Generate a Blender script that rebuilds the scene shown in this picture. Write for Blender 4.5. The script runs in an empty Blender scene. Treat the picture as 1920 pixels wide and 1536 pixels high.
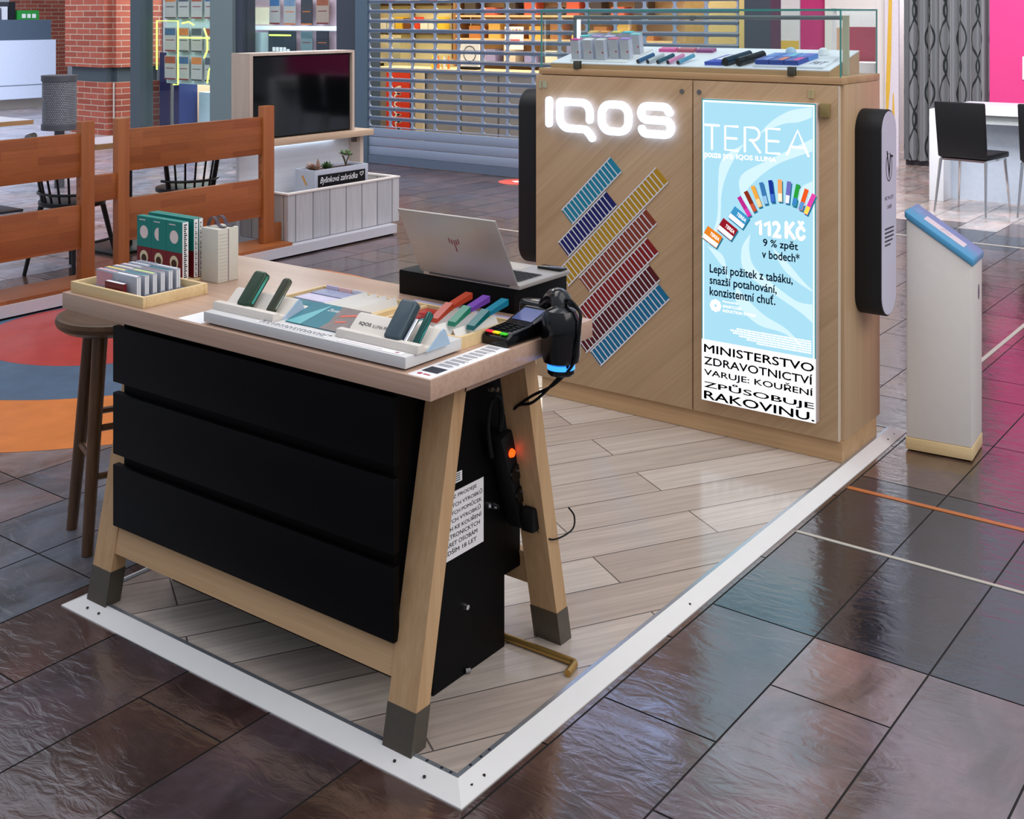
import bpy, bmesh, math, random
from mathutils import Vector, Matrix, Euler
random.seed(7)
S = bpy.context.scene
COL = S.collection
R = math.radians

# ------------------------------------------------------------------ camera
cam = bpy.data.cameras.new('camera'); cam.sensor_width = 36.0; cam.lens = 42.0
cam.shift_y = -742 / 1920.0; cam.clip_start = 0.05; cam.clip_end = 200
co = bpy.data.objects.new('camera', cam); COL.objects.link(co)
co.location = (1.512, -1.8652, 1.6); co.rotation_euler = (R(90), 0, R(36.6))
S.camera = co

# ------------------------------------------------------------------ world, lights, exposure
W = bpy.data.worlds.new('mall_daylight'); S.world = W; W.use_nodes = True
bg = W.node_tree.nodes['Background']; bg.inputs[0].default_value = (0.80, 0.86, 1.0, 1); bg.inputs[1].default_value = 1.0
_nt = W.node_tree; _tc = _nt.nodes.new('ShaderNodeTexCoord'); _sp = _nt.nodes.new('ShaderNodeSeparateXYZ'); _mr = _nt.nodes.new('ShaderNodeMapRange')
_nt.links.new(_tc.outputs['Generated'], _sp.inputs[0]); _nt.links.new(_sp.outputs[2], _mr.inputs[0]); _mr.inputs[1].default_value = -0.1; _mr.inputs[2].default_value = 0.9; _mr.inputs[3].default_value = 0.27; _mr.inputs[4].default_value = 0.80
_nt.links.new(_mr.outputs[0], bg.inputs[1])
def area(name, loc, size, size_y, power, col=(1, 1, 1), rot=(0, 0, 0)):
    l = bpy.data.lights.new(name, 'AREA'); l.shape = 'RECTANGLE'; l.size = size; l.size_y = size_y
    l.energy = power; l.color = col
    o = bpy.data.objects.new(name, l); COL.objects.link(o); o.location = loc; o.rotation_euler = rot
    return o
area('overhead_light', (4.2, 0.6, 4.0), 2.6, 4.5, 112, (1.0, 0.93, 0.86), (0, R(38), 0))  # added side fill from the right, hung overhead like a lamp
area('overhead_light', (0.0, 0.9, 4.4), 2.2, 3.2, 34, (1.0, 0.94, 0.88))
area('overhead_light', (-3.6, 1.5, 4.4), 2.6, 3.2, 62, (1.0, 0.95, 0.92))
area('shopfront_fill', (-4.8, 5.2, 4.4), 5.0, 1.6, 170, (0.93, 0.96, 1.0), (R(48), 0, R(30)))  # added fills for the backdrop, tilted away so the floor does not mirror them
area('shopfront_fill', (-9.8, 4.0, 4.4), 4.0, 3.0, 200, (0.82, 0.90, 1.0), (R(48), 0, R(40)))
area('shopfront_fill', (-14.5, 6.0, 4.4), 4.0, 3.0, 330, (0.82, 0.90, 1.0), (R(48), 0, R(60)))
area('shopfront_fill', (-0.6, 6.4, 4.2), 5.0, 1.6, 260, (1.0, 0.96, 0.98), (R(48), 0, R(10)))
vs = S.view_settings; vs.view_transform = 'Standard'; vs.look = 'None'; vs.gamma = 1.0; vs.exposure = 0.2
vs.use_curve_mapping = False

# ------------------------------------------------------------------ materials
def lin(c):
    return tuple((x / 255 / 12.92) if x / 255 <= 0.04045 else ((x / 255 + 0.055) / 1.055) ** 2.4 for x in c[:3])
MATS = {}
def base(name):
    m = bpy.data.materials.new(name); m.use_nodes = True
    nt = m.node_tree; b = nt.nodes['Principled BSDF']
    return m, nt, b
def N(nt, t, **kw):
    n = nt.nodes.new(t)
    for k, v in kw.items(): setattr(n, k, v)
    return n
def M(name, col=(200, 200, 200), rough=0.5, metal=0.0, emit=0.0, ecol=None, trans=0.0, alpha=1.0, var=0.08, vscale=30, bump=0.0, spec=0.5, ior=1.45):
    if name in MATS: return MATS[name]
    m, nt, b = base(name)
    c = lin(col)
    b.inputs['Roughness'].default_value = rough; b.inputs['Metallic'].default_value = metal
    b.inputs['Specular IOR Level'].default_value = spec; b.inputs['IOR'].default_value = ior
    tc = N(nt, 'ShaderNodeTexCoord'); no = N(nt, 'ShaderNodeTexNoise'); no.inputs['Scale'].default_value = vscale
    no.inputs['Detail'].default_value = 3
    nt.links.new(tc.outputs['Object'], no.inputs['Vector'])
    mx = N(nt, 'ShaderNodeMix', data_type='RGBA')
    mx.inputs[6].default_value = (*[x * (1 - var) for x in c], 1); mx.inputs[7].default_value = (*[min(1, x * (1 + var)) for x in c], 1)
    nt.links.new(no.outputs[0], mx.inputs[0]); nt.links.new(mx.outputs[2], b.inputs['Base Color'])
    if bump:
        bp = N(nt, 'ShaderNodeBump'); bp.inputs['Strength'].default_value = bump; bp.inputs['Distance'].default_value = 0.002
        nt.links.new(no.outputs[0], bp.inputs['Height']); nt.links.new(bp.outputs[0], b.inputs['Normal'])
    if emit:
        b.inputs['Emission Color'].default_value = (*lin(ecol or col), 1); b.inputs['Emission Strength'].default_value = emit
    if trans: b.inputs['Transmission Weight'].default_value = trans
    if alpha < 1: b.inputs['Alpha'].default_value = alpha
    MATS[name] = m; return m
def wood(name, c1, c2, size=(0.5, 0.012, 0.012), rot=(0, 0, 0), rough=0.45, bump=0.05, c3=None, spec=0.4):
    m, nt, b = base(name)
    tc = N(nt, 'ShaderNodeTexCoord'); mp = N(nt, 'ShaderNodeMapping', vector_type='TEXTURE')
    mp.inputs['Scale'].default_value = size; mp.inputs['Rotation'].default_value = rot
    nt.links.new(tc.outputs['Object'], mp.inputs['Vector'])
    n1 = N(nt, 'ShaderNodeTexNoise'); n1.inputs['Scale'].default_value = 1; n1.inputs['Detail'].default_value = 5; n1.inputs['Roughness'].default_value = 0.65
    nt.links.new(mp.outputs[0], n1.inputs['Vector'])
    n2 = N(nt, 'ShaderNodeTexNoise'); n2.inputs['Scale'].default_value = 0.12; n2.inputs['Detail'].default_value = 2
    nt.links.new(mp.outputs[0], n2.inputs['Vector'])
    ad = N(nt, 'ShaderNodeMath', operation='ADD'); nt.links.new(n1.outputs[0], ad.inputs[0]); nt.links.new(n2.outputs[0], ad.inputs[1])
    hf = N(nt, 'ShaderNodeMath', operation='MULTIPLY'); hf.inputs[1].default_value = 0.5; nt.links.new(ad.outputs[0], hf.inputs[0])
    cr = N(nt, 'ShaderNodeValToRGB'); cr.color_ramp.elements[0].position = 0.36; cr.color_ramp.elements[1].position = 0.64
    cr.color_ramp.elements[0].color = (*lin(c1), 1); cr.color_ramp.elements[1].color = (*lin(c2), 1)
    nt.links.new(hf.outputs[0], cr.inputs[0]); nt.links.new(cr.outputs[0], b.inputs['Base Color'])
    b.inputs['Roughness'].default_value = rough; b.inputs['Specular IOR Level'].default_value = spec
    bp = N(nt, 'ShaderNodeBump'); bp.inputs['Strength'].default_value = bump; bp.inputs['Distance'].default_value = 0.001
    nt.links.new(n1.outputs[0], bp.inputs['Height']); nt.links.new(bp.outputs[0], b.inputs['Normal'])
    MATS[name] = m; return m
def swz(nt, expr):
    # expr: three strings of axis combos such as 'x', 'y', 'z', 'x+y', '0'
    tc = N(nt, 'ShaderNodeTexCoord'); sp = N(nt, 'ShaderNodeSeparateXYZ'); cb = N(nt, 'ShaderNodeCombineXYZ')
    nt.links.new(tc.outputs['Object'], sp.inputs[0])
    for i, e in enumerate(expr):
        if e == '0': continue
        if '+' in e:
            a, c = e.split('+'); ad = N(nt, 'ShaderNodeMath', operation='ADD')
            nt.links.new(sp.outputs['xyz'.index(a)], ad.inputs[0]); nt.links.new(sp.outputs['xyz'.index(c)], ad.inputs[1])
            nt.links.new(ad.outputs[0], cb.inputs[i])
        else: nt.links.new(sp.outputs['xyz'.index(e)], cb.inputs[i])
    return cb.outputs[0]
def bricks(name, c1, c2, mort, expr, bw, rh, ms=0.0, off=0.5, rough=0.5, rot=0.0, bump=0.0, grain=None, spec=0.5, gmul=0.25, squash=1.0):
    m, nt, b = base(name)
    v = swz(nt, expr)
    if rot:
        mp = N(nt, 'ShaderNodeMapping', vector_type='TEXTURE'); mp.inputs['Rotation'].default_value = (0, 0, rot)
        nt.links.new(v, mp.inputs['Vector']); v = mp.outputs[0]
    br = N(nt, 'ShaderNodeTexBrick'); br.offset = off; br.inputs['Scale'].default_value = 1
    br.inputs['Color1'].default_value = (*lin(c1), 1); br.inputs['Color2'].default_value = (*lin(c2), 1); br.inputs['Mortar'].default_value = (*lin(mort), 1)
    br.inputs['Mortar Size'].default_value = ms; br.inputs['Brick Width'].default_value = bw; br.inputs['Row Height'].default_value = rh
    br.inputs['Mortar Smooth'].default_value = 0.0; br.inputs['Bias'].default_value = 0.0
    nt.links.new(v, br.inputs['Vector']); out = br.outputs['Color']
    if grain:
        mp2 = N(nt, 'ShaderNodeMapping', vector_type='TEXTURE'); mp2.inputs['Scale'].default_value = grain
        nt.links.new(v, mp2.inputs['Vector'])
        no = N(nt, 'ShaderNodeTexNoise'); no.inputs['Scale'].default_value = 1; no.inputs['Detail'].default_value = 5; no.inputs['Roughness'].default_value = 0.7
        no.inputs['Distortion'].default_value = 0.6
        nt.links.new(mp2.outputs[0], no.inputs['Vector'])
        mr = N(nt, 'ShaderNodeMapRange'); mr.inputs[1].default_value = 0.3; mr.inputs[2].default_value = 0.7; mr.inputs[3].default_value = 1 - gmul; mr.inputs[4].default_value = 1 + gmul
        nt.links.new(no.outputs[0], mr.inputs[0])
        mu = N(nt, 'ShaderNodeMix', data_type='RGBA', blend_type='MULTIPLY'); mu.inputs[0].default_value = 1
        nt.links.new(out, mu.inputs[6]); nt.links.new(mr.outputs[0], mu.inputs[7]); out = mu.outputs[2]
    nt.links.new(out, b.inputs['Base Color'])
    b.inputs['Roughness'].default_value = rough; b.inputs['Specular IOR Level'].default_value = spec
    if bump:
        bp = N(nt, 'ShaderNodeBump'); bp.inputs['Strength'].default_value = bump; bp.inputs['Distance'].default_value = 0.004; bp.invert = True
        nt.links.new(br.outputs['Fac'], bp.inputs['Height']); nt.links.new(bp.outputs[0], b.inputs['Normal'])
    MATS[name] = m; return m

# ------------------------------------------------------------------ geometry builder
class G:
    def __init__(s): s.v = []; s.f = []; s.mi = []
    def add(s, vs, fs, mi=0):
        o = len(s.v); s.v += [tuple(v) for v in vs]; s.f += [tuple(i + o for i in f) for f in fs]; s.mi += [mi] * len(fs); return s
    def box(s, x0, x1, y0, y1, z0, z1, mi=0):
        return s.hexa([(x0, y0, z0), (x1, y0, z0), (x1, y1, z0), (x0, y1, z0)], [(x0, y0, z1), (x1, y0, z1), (x1, y1, z1), (x0, y1, z1)], mi)
    def hexa(s, b, t, mi=0):
        return s.add(list(b) + list(t), [(3, 2, 1, 0), (4, 5, 6, 7), (0, 1, 5, 4), (1, 2, 6, 5), (2, 3, 7, 6), (3, 0, 4, 7)], mi)
    def prism(s, pts, axis, a0, a1, mi=0):
        # pts: 2D polygon in the two other axes (order x<y<z), extruded along axis
        def P(p, a):
            return {'x': (a, p[0], p[1]), 'y': (p[0], a, p[1]), 'z': (p[0], p[1], a)}[axis]
        n = len(pts); vs = [P(p, a0) for p in pts] + [P(p, a1) for p in pts]
        fs = [tuple(range(n))[::-1], tuple(range(n, 2 * n))] + [(i, (i + 1) % n, n + (i + 1) % n, n + i) for i in range(n)]
        return s.add(vs, fs, mi)
    def cyl(s, p0, p1, r0, r1=None, n=16, mi=0):
        r1 = r0 if r1 is None else r1
        p0 = Vector(p0); p1 = Vector(p1); d = (p1 - p0).normalized()
        a = d.orthogonal().normalized(); b = d.cross(a); vs = []
        for p, r in ((p0, r0), (p1, r1)):
            for i in range(n):
                t = 2 * math.pi * i / n; vs.append(p + a * (r * math.cos(t)) + b * (r * math.sin(t)))
        fs = [tuple(range(n))[::-1], tuple(range(n, 2 * n))] + [(i, (i + 1) % n, n + (i + 1) % n, n + i) for i in range(n)]
        return s.add(vs, fs, mi)
    def tube(s, pts, r, n=8, mi=0):
        pts = [Vector(p) for p in pts]; vs = []; fs = []; m = len(pts); a = None
        for k, p in enumerate(pts):
            d = (pts[min(k + 1, m - 1)] - pts[max(k - 1, 0)]).normalized()
            a = d.orthogonal().normalized() if a is None else (a - d * a.dot(d)).normalized()
            b = d.cross(a)
            for i in range(n):
                t = 2 * math.pi * i / n; vs.append(p + a * (r * math.cos(t)) + b * (r * math.sin(t)))
        for k in range(m - 1):
            for i in range(n):
                j = (i + 1) % n; fs.append((k * n + i, k * n + j, (k + 1) * n + j, (k + 1) * n + i))
        fs += [tuple(range(n))[::-1], tuple(range((m - 1) * n, m * n))]
        return s.add(vs, fs, mi)
    def lathe(s, prof, cx, cy, n=24, mi=0):
        vs = []; fs = []; m = len(prof)
        for r, z in prof:
            for i in range(n):
                t = 2 * math.pi * i / n; vs.append((cx + r * math.cos(t), cy + r * math.sin(t), z))
        for k in range(m - 1):
            for i in range(n):
                j = (i + 1) % n; fs.append((k * n + i, k * n + j, (k + 1) * n + j, (k + 1) * n + i))
        fs += [tuple(range(n))[::-1], tuple(range((m - 1) * n, m * n))]
        return s.add(vs, fs, mi)
    def poly(s, pts, mi=0): return s.add(pts, [tuple(range(len(pts)))], mi)
    def xf(s, mat, i0=0):
        for i in range(i0, len(s.v)): s.v[i] = tuple(mat @ Vector(s.v[i]))
        return s
def rrect(w, h, r, n=5, cx=0, cy=0):
    out = []
    for sx, sy, a0 in ((1, 1, 0), (-1, 1, 90), (-1, -1, 180), (1, -1, 270)):
        for i in range(n + 1):
            a = R(a0 + 90 * i / n); out.append((cx + sx * (w / 2 - r) + r * math.cos(a), cy + sy * (h / 2 - r) + r * math.sin(a)))
    return out
def frame_of(o):
    while o.parent: o = o.parent
    return Matrix.Translation(o.location) @ o.rotation_euler.to_matrix().to_4x4()
def obj(name, g, m, parent=None, bevel=0.0, smooth=False, local=False, loc=None, label=None, seg=2):
    me = bpy.data.meshes.new(name)
    vs = g.v
    o = bpy.data.objects.new(name, me); COL.objects.link(o)
    if parent is not None:
        o.parent = parent
        if not local:
            iv = frame_of(parent).inverted(); vs = [tuple(iv @ Vector(v)) for v in vs]
    elif loc is not None:
        o.location = loc; vs = [(v[0] - loc[0], v[1] - loc[1], v[2] - loc[2]) for v in vs]
    me.from_pydata(vs, [], g.f); me.update()
    for mm in (m if isinstance(m, (list, tuple)) else [m]): me.materials.append(mm)
    for p, i in zip(me.polygons, g.mi): p.material_index = i
    bm = bmesh.new(); bm.from_mesh(me); bmesh.ops.recalc_face_normals(bm, faces=bm.faces)
    if bevel:
        es = [e for e in bm.edges if len(e.link_faces) == 2 and e.calc_face_angle(0) > 0.5]
        bmesh.ops.bevel(bm, geom=es, offset=bevel, segments=seg, affect='EDGES', profile=0.5, clamp_overlap=True)
    bm.to_mesh(me); bm.free()
    if smooth or bevel:
        for p in me.polygons: p.use_smooth = True
        me.set_sharp_from_angle(angle=R(35))
    if label: o['label'] = label
    return o
def tag(o, label, cat, group=None, kind=None):
    if label: o['label'] = label
    if cat: o['category'] = cat
    if group: o['group'] = group
    if kind: o['kind'] = kind
    return o
def thing(name, label, cat, loc=(0, 0, 0), rotz=0.0, group=None):
    o = bpy.data.objects.new(name, None); COL.objects.link(o); o.empty_display_size = 0.05
    o.location = loc; o.rotation_euler = (0, 0, rotz); return tag(o, label, cat, group)
def solo(name, g, m, label, cat, loc, group=None, **kw):
    return tag(obj(name, g, m, None, loc=loc, **kw), label, cat, group)
def struct(name, g, m, loc=(0, 0, 0), **kw):
    o = obj(name, g, m, None, loc=loc, **kw); o['kind'] = 'structure'; return o
# text
TC = {}
def text2d(s, bold=0.0, shear=0.0):
    k = (s, bold, shear)
    if k not in TC:
        cu = bpy.data.curves.new('lettering', 'FONT'); cu.body = s; cu.size = 1; cu.shear = shear; cu.resolution_u = 3
        cu.fill_mode = 'BOTH'
        to = bpy.data.objects.new('lettering', cu); COL.objects.link(to)
        dg = bpy.context.evaluated_depsgraph_get()
        me = bpy.data.meshes.new_from_object(to.evaluated_get(dg))
        vs = [(v.co.x, v.co.y) for v in me.vertices]; fs = [tuple(p.vertices) for p in me.polygons]
        bpy.data.objects.remove(to); bpy.data.curves.remove(cu); bpy.data.meshes.remove(me)
        TC[k] = (vs, fs)
    return TC[k]
def put_text(g, s, o, U, V, w, h=None, bold=0.0, shear=0.0, mi=0):
    # fills the box of width w (and height h) whose lower left corner is o
    vs, fs = text2d(s, bold, shear)
    if not vs: return g
    x0 = min(v[0] for v in vs); x1 = max(v[0] for v in vs); y0 = min(v[1] for v in vs); y1 = max(v[1] for v in vs)
    sx = w / (x1 - x0); sy = sx if h is None else h / (y1 - y0)
    o = Vector(o); U = Vector(U); V = Vector(V)
    # heavier weights: the glyphs laid over themselves with small shifts
    for du, dv in ([(0, 0)] if not bold else [(0, 0), (bold, 0), (-bold, 0), (0, bold), (0, -bold)]):
        g.add([o + U * ((a - x0 + du) * sx) + V * ((b - y0 + dv) * sy) for a, b in vs], fs, mi)
    return g
def stroke(g, pts, w, o, U, V, Nn, d, closed=False, mi=0):
    # flat ribbon of width w along 2D pts with round ends, extruded by d along Nn
    P = [Vector(p) for p in pts]; n = len(P); L = []; Rr = []
    for i in range(n):
        a = P[(i - 1) % n] if (closed or i > 0) else P[i]; b = P[(i + 1) % n] if (closed or i < n - 1) else P[i]
        t = (b - a).normalized(); nn = Vector((-t.y, t.x)); L.append(P[i] + nn * w / 2); Rr.append(P[i] - nn * w / 2)
    if not closed:
        def cap(c, t, sgn):
            out = []
            for k in range(1, 8):
                a = math.pi * k / 8; nn = Vector((-t.y, t.x)); out.append(c + nn * (w / 2 * math.cos(a)) * sgn + t * (w / 2 * math.sin(a)) * sgn)
            return out
        ring = L + cap(P[-1], (P[-1] - P[-2]).normalized(), 1) + Rr[::-1] + cap(P[0], (P[1] - P[0]).normalized(), -1)
    O = Vector(o); U = Vector(U); V = Vector(V); Nn = Vector(Nn)
    def W3(p, k): return O + U * p.x + V * p.y + Nn * k
    m = n if closed else n - 1; vs = []; fs = []
    for k in (0, d):
        for i in range(n): vs += [W3(L[i], k), W3(Rr[i], k)]
    T = 2 * n
    for i in range(m):
        j = (i + 1) % n
        fs += [(2 * i, 2 * i + 1, 2 * j + 1, 2 * j), (T + 2 * i, T + 2 * j, T + 2 * j + 1, T + 2 * i + 1), (2 * i, 2 * j, T + 2 * j, T + 2 * i), (2 * i + 1, T + 2 * i + 1, T + 2 * j + 1, 2 * j + 1)]
    g.add(vs, fs, mi)
    if not closed:
        for c, t in ((P[-1], (P[-1] - P[-2]).normalized()), (P[0], (P[0] - P[1]).normalized())):
            nn = Vector((-t.y, t.x)); arc = [c + nn * (w / 2 * math.cos(math.pi * k / 8)) + t * (w / 2 * math.sin(math.pi * k / 8)) for k in range(9)]
            q = len(arc); vv = [W3(p, 0) for p in arc] + [W3(p, d) for p in arc]
            g.add(vv, [tuple(range(q)), tuple(range(q, 2 * q))[::-1]] + [(i, i + 1, q + i + 1, q + i) for i in range(q - 1)], mi)
    return g
def arc(cx, cy, r, a0, a1, n=8): return [(cx + r * math.cos(R(a0 + (a1 - a0) * i / n)), cy + r * math.sin(R(a0 + (a1 - a0) * i / n))) for i in range(n + 1)]
def smooth_pts(P, k=8):
    P = [Vector(p) for p in P]; out = []
    for i in range(len(P) - 1):
        a = P[max(i - 1, 0)]; b = P[i]; c = P[i + 1]; d = P[min(i + 2, len(P) - 1)]
        for j in range(k):
            t = j / k; out.append(0.5 * ((2 * b) + (c - a) * t + (2 * a - 5 * b + 4 * c - d) * t * t + (3 * b - a - 3 * c + d) * t ** 3))
    return out + [P[-1]]
X3, Y3, Z3 = (1, 0, 0), (0, 1, 0), (0, 0, 1)

# common materials
BLACK = M('black_lacquer', (3, 3, 4), 0.5, var=0.2, spec=0.15)
BLACKM = M('black_matt', (8, 9, 11), 0.6, var=0.2, spec=0.3)
BLACKG = M('black_gloss', (8, 9, 11), 0.15, var=0.1)
WHITE = M('white_plastic', (232, 231, 230), 0.35, var=0.02)
WHITEM = M('white_matt', (225, 224, 222), 0.7, var=0.03)
PAPER = M('paper_white', (240, 239, 240), 0.6, var=0.02)
CHROME = M('chrome', (220, 222, 226), 0.12, 1.0, var=0.02)
STEEL = M('brushed_steel', (150, 148, 146), 0.35, 1.0, var=0.1, vscale=120)
INK = M('dark_ink', (22, 24, 34), 0.6, var=0.05)
LAV = M('lavender_white', (208, 204, 222), 0.45, var=0.03)
GREY = M('grey_metal', (112, 122, 138), 0.4, 0.3, var=0.06)
FRAME = M('frame_slate', (66, 76, 84), 0.45, 0.2, var=0.08)
def glassmat(name, col=(250, 254, 253), a=0.14):
    if name in MATS: return MATS[name]
    m, nt, b = base(name)
    out = nt.nodes['Material Output']; nt.nodes.remove(b)
    tr = N(nt, 'ShaderNodeBsdfTransparent'); tr.inputs[0].default_value = (*lin(col), 1)
    gl = N(nt, 'ShaderNodeBsdfGlossy'); gl.inputs['Roughness'].default_value = 0.02
    fr = N(nt, 'ShaderNodeFresnel'); fr.inputs[0].default_value = 1.45
    no = N(nt, 'ShaderNodeTexNoise'); no.inputs['Scale'].default_value = 2
    ad = N(nt, 'ShaderNodeMath', operation='MULTIPLY_ADD'); ad.inputs[1].default_value = a * 0.12; nt.links.new(no.outputs[0], ad.inputs[0]); nt.links.new(fr.outputs[0], ad.inputs[2])
    ge = N(nt, 'ShaderNodeNewGeometry'); iv = N(nt, 'ShaderNodeMath', operation='SUBTRACT'); iv.inputs[0].default_value = 1.0; nt.links.new(ge.outputs['Backfacing'], iv.inputs[1])
    ml = N(nt, 'ShaderNodeMath', operation='MULTIPLY'); nt.links.new(ad.outputs[0], ml.inputs[0]); nt.links.new(iv.outputs[0], ml.inputs[1]); ad = ml
    mx = N(nt, 'ShaderNodeMixShader'); nt.links.new(ad.outputs[0], mx.inputs[0]); nt.links.new(tr.outputs[0], mx.inputs[1]); nt.links.new(gl.outputs[0], mx.inputs[2])
    nt.links.new(mx.outputs[0], out.inputs[0]); MATS[name] = m; return m
GLASS = glassmat('clear_glass')
GEDGE = M('glass_green_edge', (70, 150, 140), 0.15, var=0.1)
OAK_T = wood('oak_tabletop', (176, 143, 121), (197, 166, 145), (0.5, 0.01, 0.01), rough=0.32)
OAK_TX = OAK_T
OAK_LEG = wood('oak_upright', (178, 140, 98), (200, 164, 122), (0.012, 0.012, 0.5), rough=0.45)
OAK_RAIL = wood('oak_crosswise', (180, 142, 100), (202, 166, 124), (0.5, 0.012, 0.012), rough=0.45)
OAK_DIAG = wood('oak_veneer_diagonal', (176, 144, 108), (196, 164, 128), (0.6, 0.02, 0.010), rot=(0, R(-42), 0), rough=0.42)
OAK_SIDE = wood('oak_veneer_upright', (180, 148, 112), (200, 168, 132), (0.02, 0.01, 0.6), rough=0.42)
PINE = wood('pale_pine', (214, 184, 132), (232, 206, 158), (0.2, 0.01, 0.01), rough=0.5)
STOOLW = wood('dark_oak', (66, 42, 24), (104, 72, 44), (0.012, 0.012, 0.35), rough=0.35)
BUTCH = bricks('butcher_block', (158, 92, 46), (136, 74, 34), (150, 78, 34), ('y', 'z', '0'), 0.34, 0.048, 0.0, 0.37, rough=0.4, grain=(0.25, 0.012, 1), gmul=0.14)
BUTCHP = bricks('butcher_block_post', (166, 100, 54), (150, 86, 42), (150, 78, 34), ('z', 'y', '0'), 0.9, 0.04, 0.0, 0.37, rough=0.4, grain=(0.35, 0.012, 1), gmul=0.12)

# ================================================================== SETTING
# floor tiles: slate look, a colour per tile, reflected light painted into some zones
def floor():
    m, nt, b = base('slate_tiles')
    at = N(nt, 'ShaderNodeVertexColor', layer_name='Col')
    tc = N(nt, 'ShaderNodeTexCoord')
    mp = N(nt, 'ShaderNodeMapping'); mp.inputs['Scale'].default_value = (5, 3, 4); nt.links.new(tc.outputs['Object'], mp.inputs[0])
    n1 = N(nt, 'ShaderNodeTexNoise'); n1.inputs['Scale'].default_value = 1.0; n1.inputs['Detail'].default_value = 6; n1.inputs['Roughness'].default_value = 0.62; n1.inputs['Distortion'].default_value = 0.8
    nt.links.new(mp.outputs[0], n1.inputs[0])
    cr = N(nt, 'ShaderNodeValToRGB'); e = cr.color_ramp.elements
    e[0].position = 0.33; e[0].color = (0.62, 0.55, 0.52, 1); e[1].position = 0.68; e[1].color = (1.5, 1.42, 1.45, 1)
    nt.links.new(n1.outputs[0], cr.inputs[0])
    n3 = N(nt, 'ShaderNodeTexNoise'); n3.inputs['Scale'].default_value = 4; n3.inputs['Detail'].default_value = 3; nt.links.new(tc.outputs['Object'], n3.inputs[0])
    c3 = N(nt, 'ShaderNodeValToRGB'); e = c3.color_ramp.elements
    e[0].position = 0.42; e[0].color = (1.0, 1.0, 1.0, 1); e[1].position = 0.66; e[1].color = (1.18, 0.94, 0.86, 1); nt.links.new(n3.outputs[0], c3.inputs[0])
    m1 = N(nt, 'ShaderNodeMix', data_type='RGBA', blend_type='MULTIPLY'); m1.inputs[0].default_value = 1
    nt.links.new(at.outputs[0], m1.inputs[6]); nt.links.new(cr.outputs[0], m1.inputs[7])
    m2 = N(nt, 'ShaderNodeMix', data_type='RGBA', blend_type='MULTIPLY'); m2.inputs[0].default_value = 1
    nt.links.new(m1.outputs[2], m2.inputs[6]); nt.links.new(c3.outputs[0], m2.inputs[7]); nt.links.new(m2.outputs[2], b.inputs['Base Color'])
    n2 = N(nt, 'ShaderNodeTexNoise'); n2.inputs['Scale'].default_value = 9; n2.inputs['Detail'].default_value = 5; n2.inputs['Distortion'].default_value = 1.6
    mp2 = N(nt, 'ShaderNodeMapping'); mp2.inputs['Scale'].default_value = (1.0, 2.2, 1); nt.links.new(tc.outputs['Object'], mp2.inputs[0]); nt.links.new(mp2.outputs[0], n2.inputs[0])
    bp = N(nt, 'ShaderNodeBump'); bp.inputs['Strength'].default_value = 0.26; bp.inputs['Distance'].default_value = 0.006
    nt.links.new(n2.outputs[0], bp.inputs['Height']); nt.links.new(bp.outputs[0], b.inputs['Normal'])
    b.inputs['Roughness'].default_value = 0.15; b.inputs['Specular IOR Level'].default_value = 0.5; b.inputs['IOR'].default_value = 2.6
    rng = random.Random(11); g = G(); cols = []
    pal = [(74, 58, 53), (64, 50, 46), (80, 64, 60), (64, 52, 53), (82, 68, 62), (70, 62, 66)]
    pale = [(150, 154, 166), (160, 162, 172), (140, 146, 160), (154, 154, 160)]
    drk = [(22, 26, 40), (27, 30, 44), (20, 23, 36)]
    X0, dx, gp = 0.017, 0.2905, 0.0025
    fixed = {0: [-0.06, 0.509, 1.06, 1.63, 2.18], 1: [-0.33, 0.23, 0.789, 1.057, 1.625, 2.18], 2: [-0.3, 0.38, 1.057, 1.62, 2.18], 3: [-0.2, 0.36, 1.06, 1.62, 2.18]}
    for k in range(-66, 26):
        xa = X0 + k * dx; ys = []
        if k in fixed: ys = [fixed[k][0] - 0.56 * j for j in range(7, 0, -1)] + list(fixed[k]); y = ys[-1]
        else: y = -4.2 + rng.choice([0, 0.14, 0.28, 0.42]); ys = [y]
        while y < 12.5: y += 0.56 if rng.random() > 0.18 else 0.28; ys.append(y)
        for a, c in zip(ys, ys[1:]):
            md = (a + c) / 2
            if k >= 0 and 1.0 < md < 2.2 and not (k == 0 and md < 1.0): col = rng.choice(drk)
            elif 6.7 < md < 7.3 and xa > -1.8: col = rng.choice(drk)
            elif 2.9 < md < 3.5 and xa < -1.0 and xa > -4.2 and rng.random() < .6: col = (56, 54, 58)
            elif -3.2 < xa < -1.5 and -0.15 < md < 1.3: col = rng.choice([(112, 112, 117), (118, 114, 114), (92, 102, 112)])  # greyer tiles: reflected brightness from the far left painted in
            elif xa > .3 and md < 1.0: col = rng.choice([(104, 92, 96), (96, 88, 94), (112, 98, 98)])  # lighter lavender tiles: right foreground reflections painted in
            elif xa < -5.5 and xa < -5.5 - max(0, md - 2.8) * .55: col = rng.choice(pale)  # pale tiles: bright grazing reflection painted into their colour
            elif xa > -3.5 and md > 7.55: col = (166, 163, 158)
            else: col = rng.choice(pal)
            q = rng.uniform(0.9, 1.08)
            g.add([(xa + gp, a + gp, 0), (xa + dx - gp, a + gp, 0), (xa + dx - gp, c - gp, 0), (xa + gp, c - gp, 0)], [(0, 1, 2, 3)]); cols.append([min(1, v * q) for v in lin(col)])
    g.add([(-22, -6, -0.002), (9, -6, -0.002), (9, 14, -0.002), (-22, 14, -0.002)], [(0, 1, 2, 3)], 1); cols.append(lin((28, 26, 26)))
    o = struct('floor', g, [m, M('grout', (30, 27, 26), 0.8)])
    ca = o.data.color_attributes.new('Col', 'FLOAT_COLOR', 'CORNER'); i = 0
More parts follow.
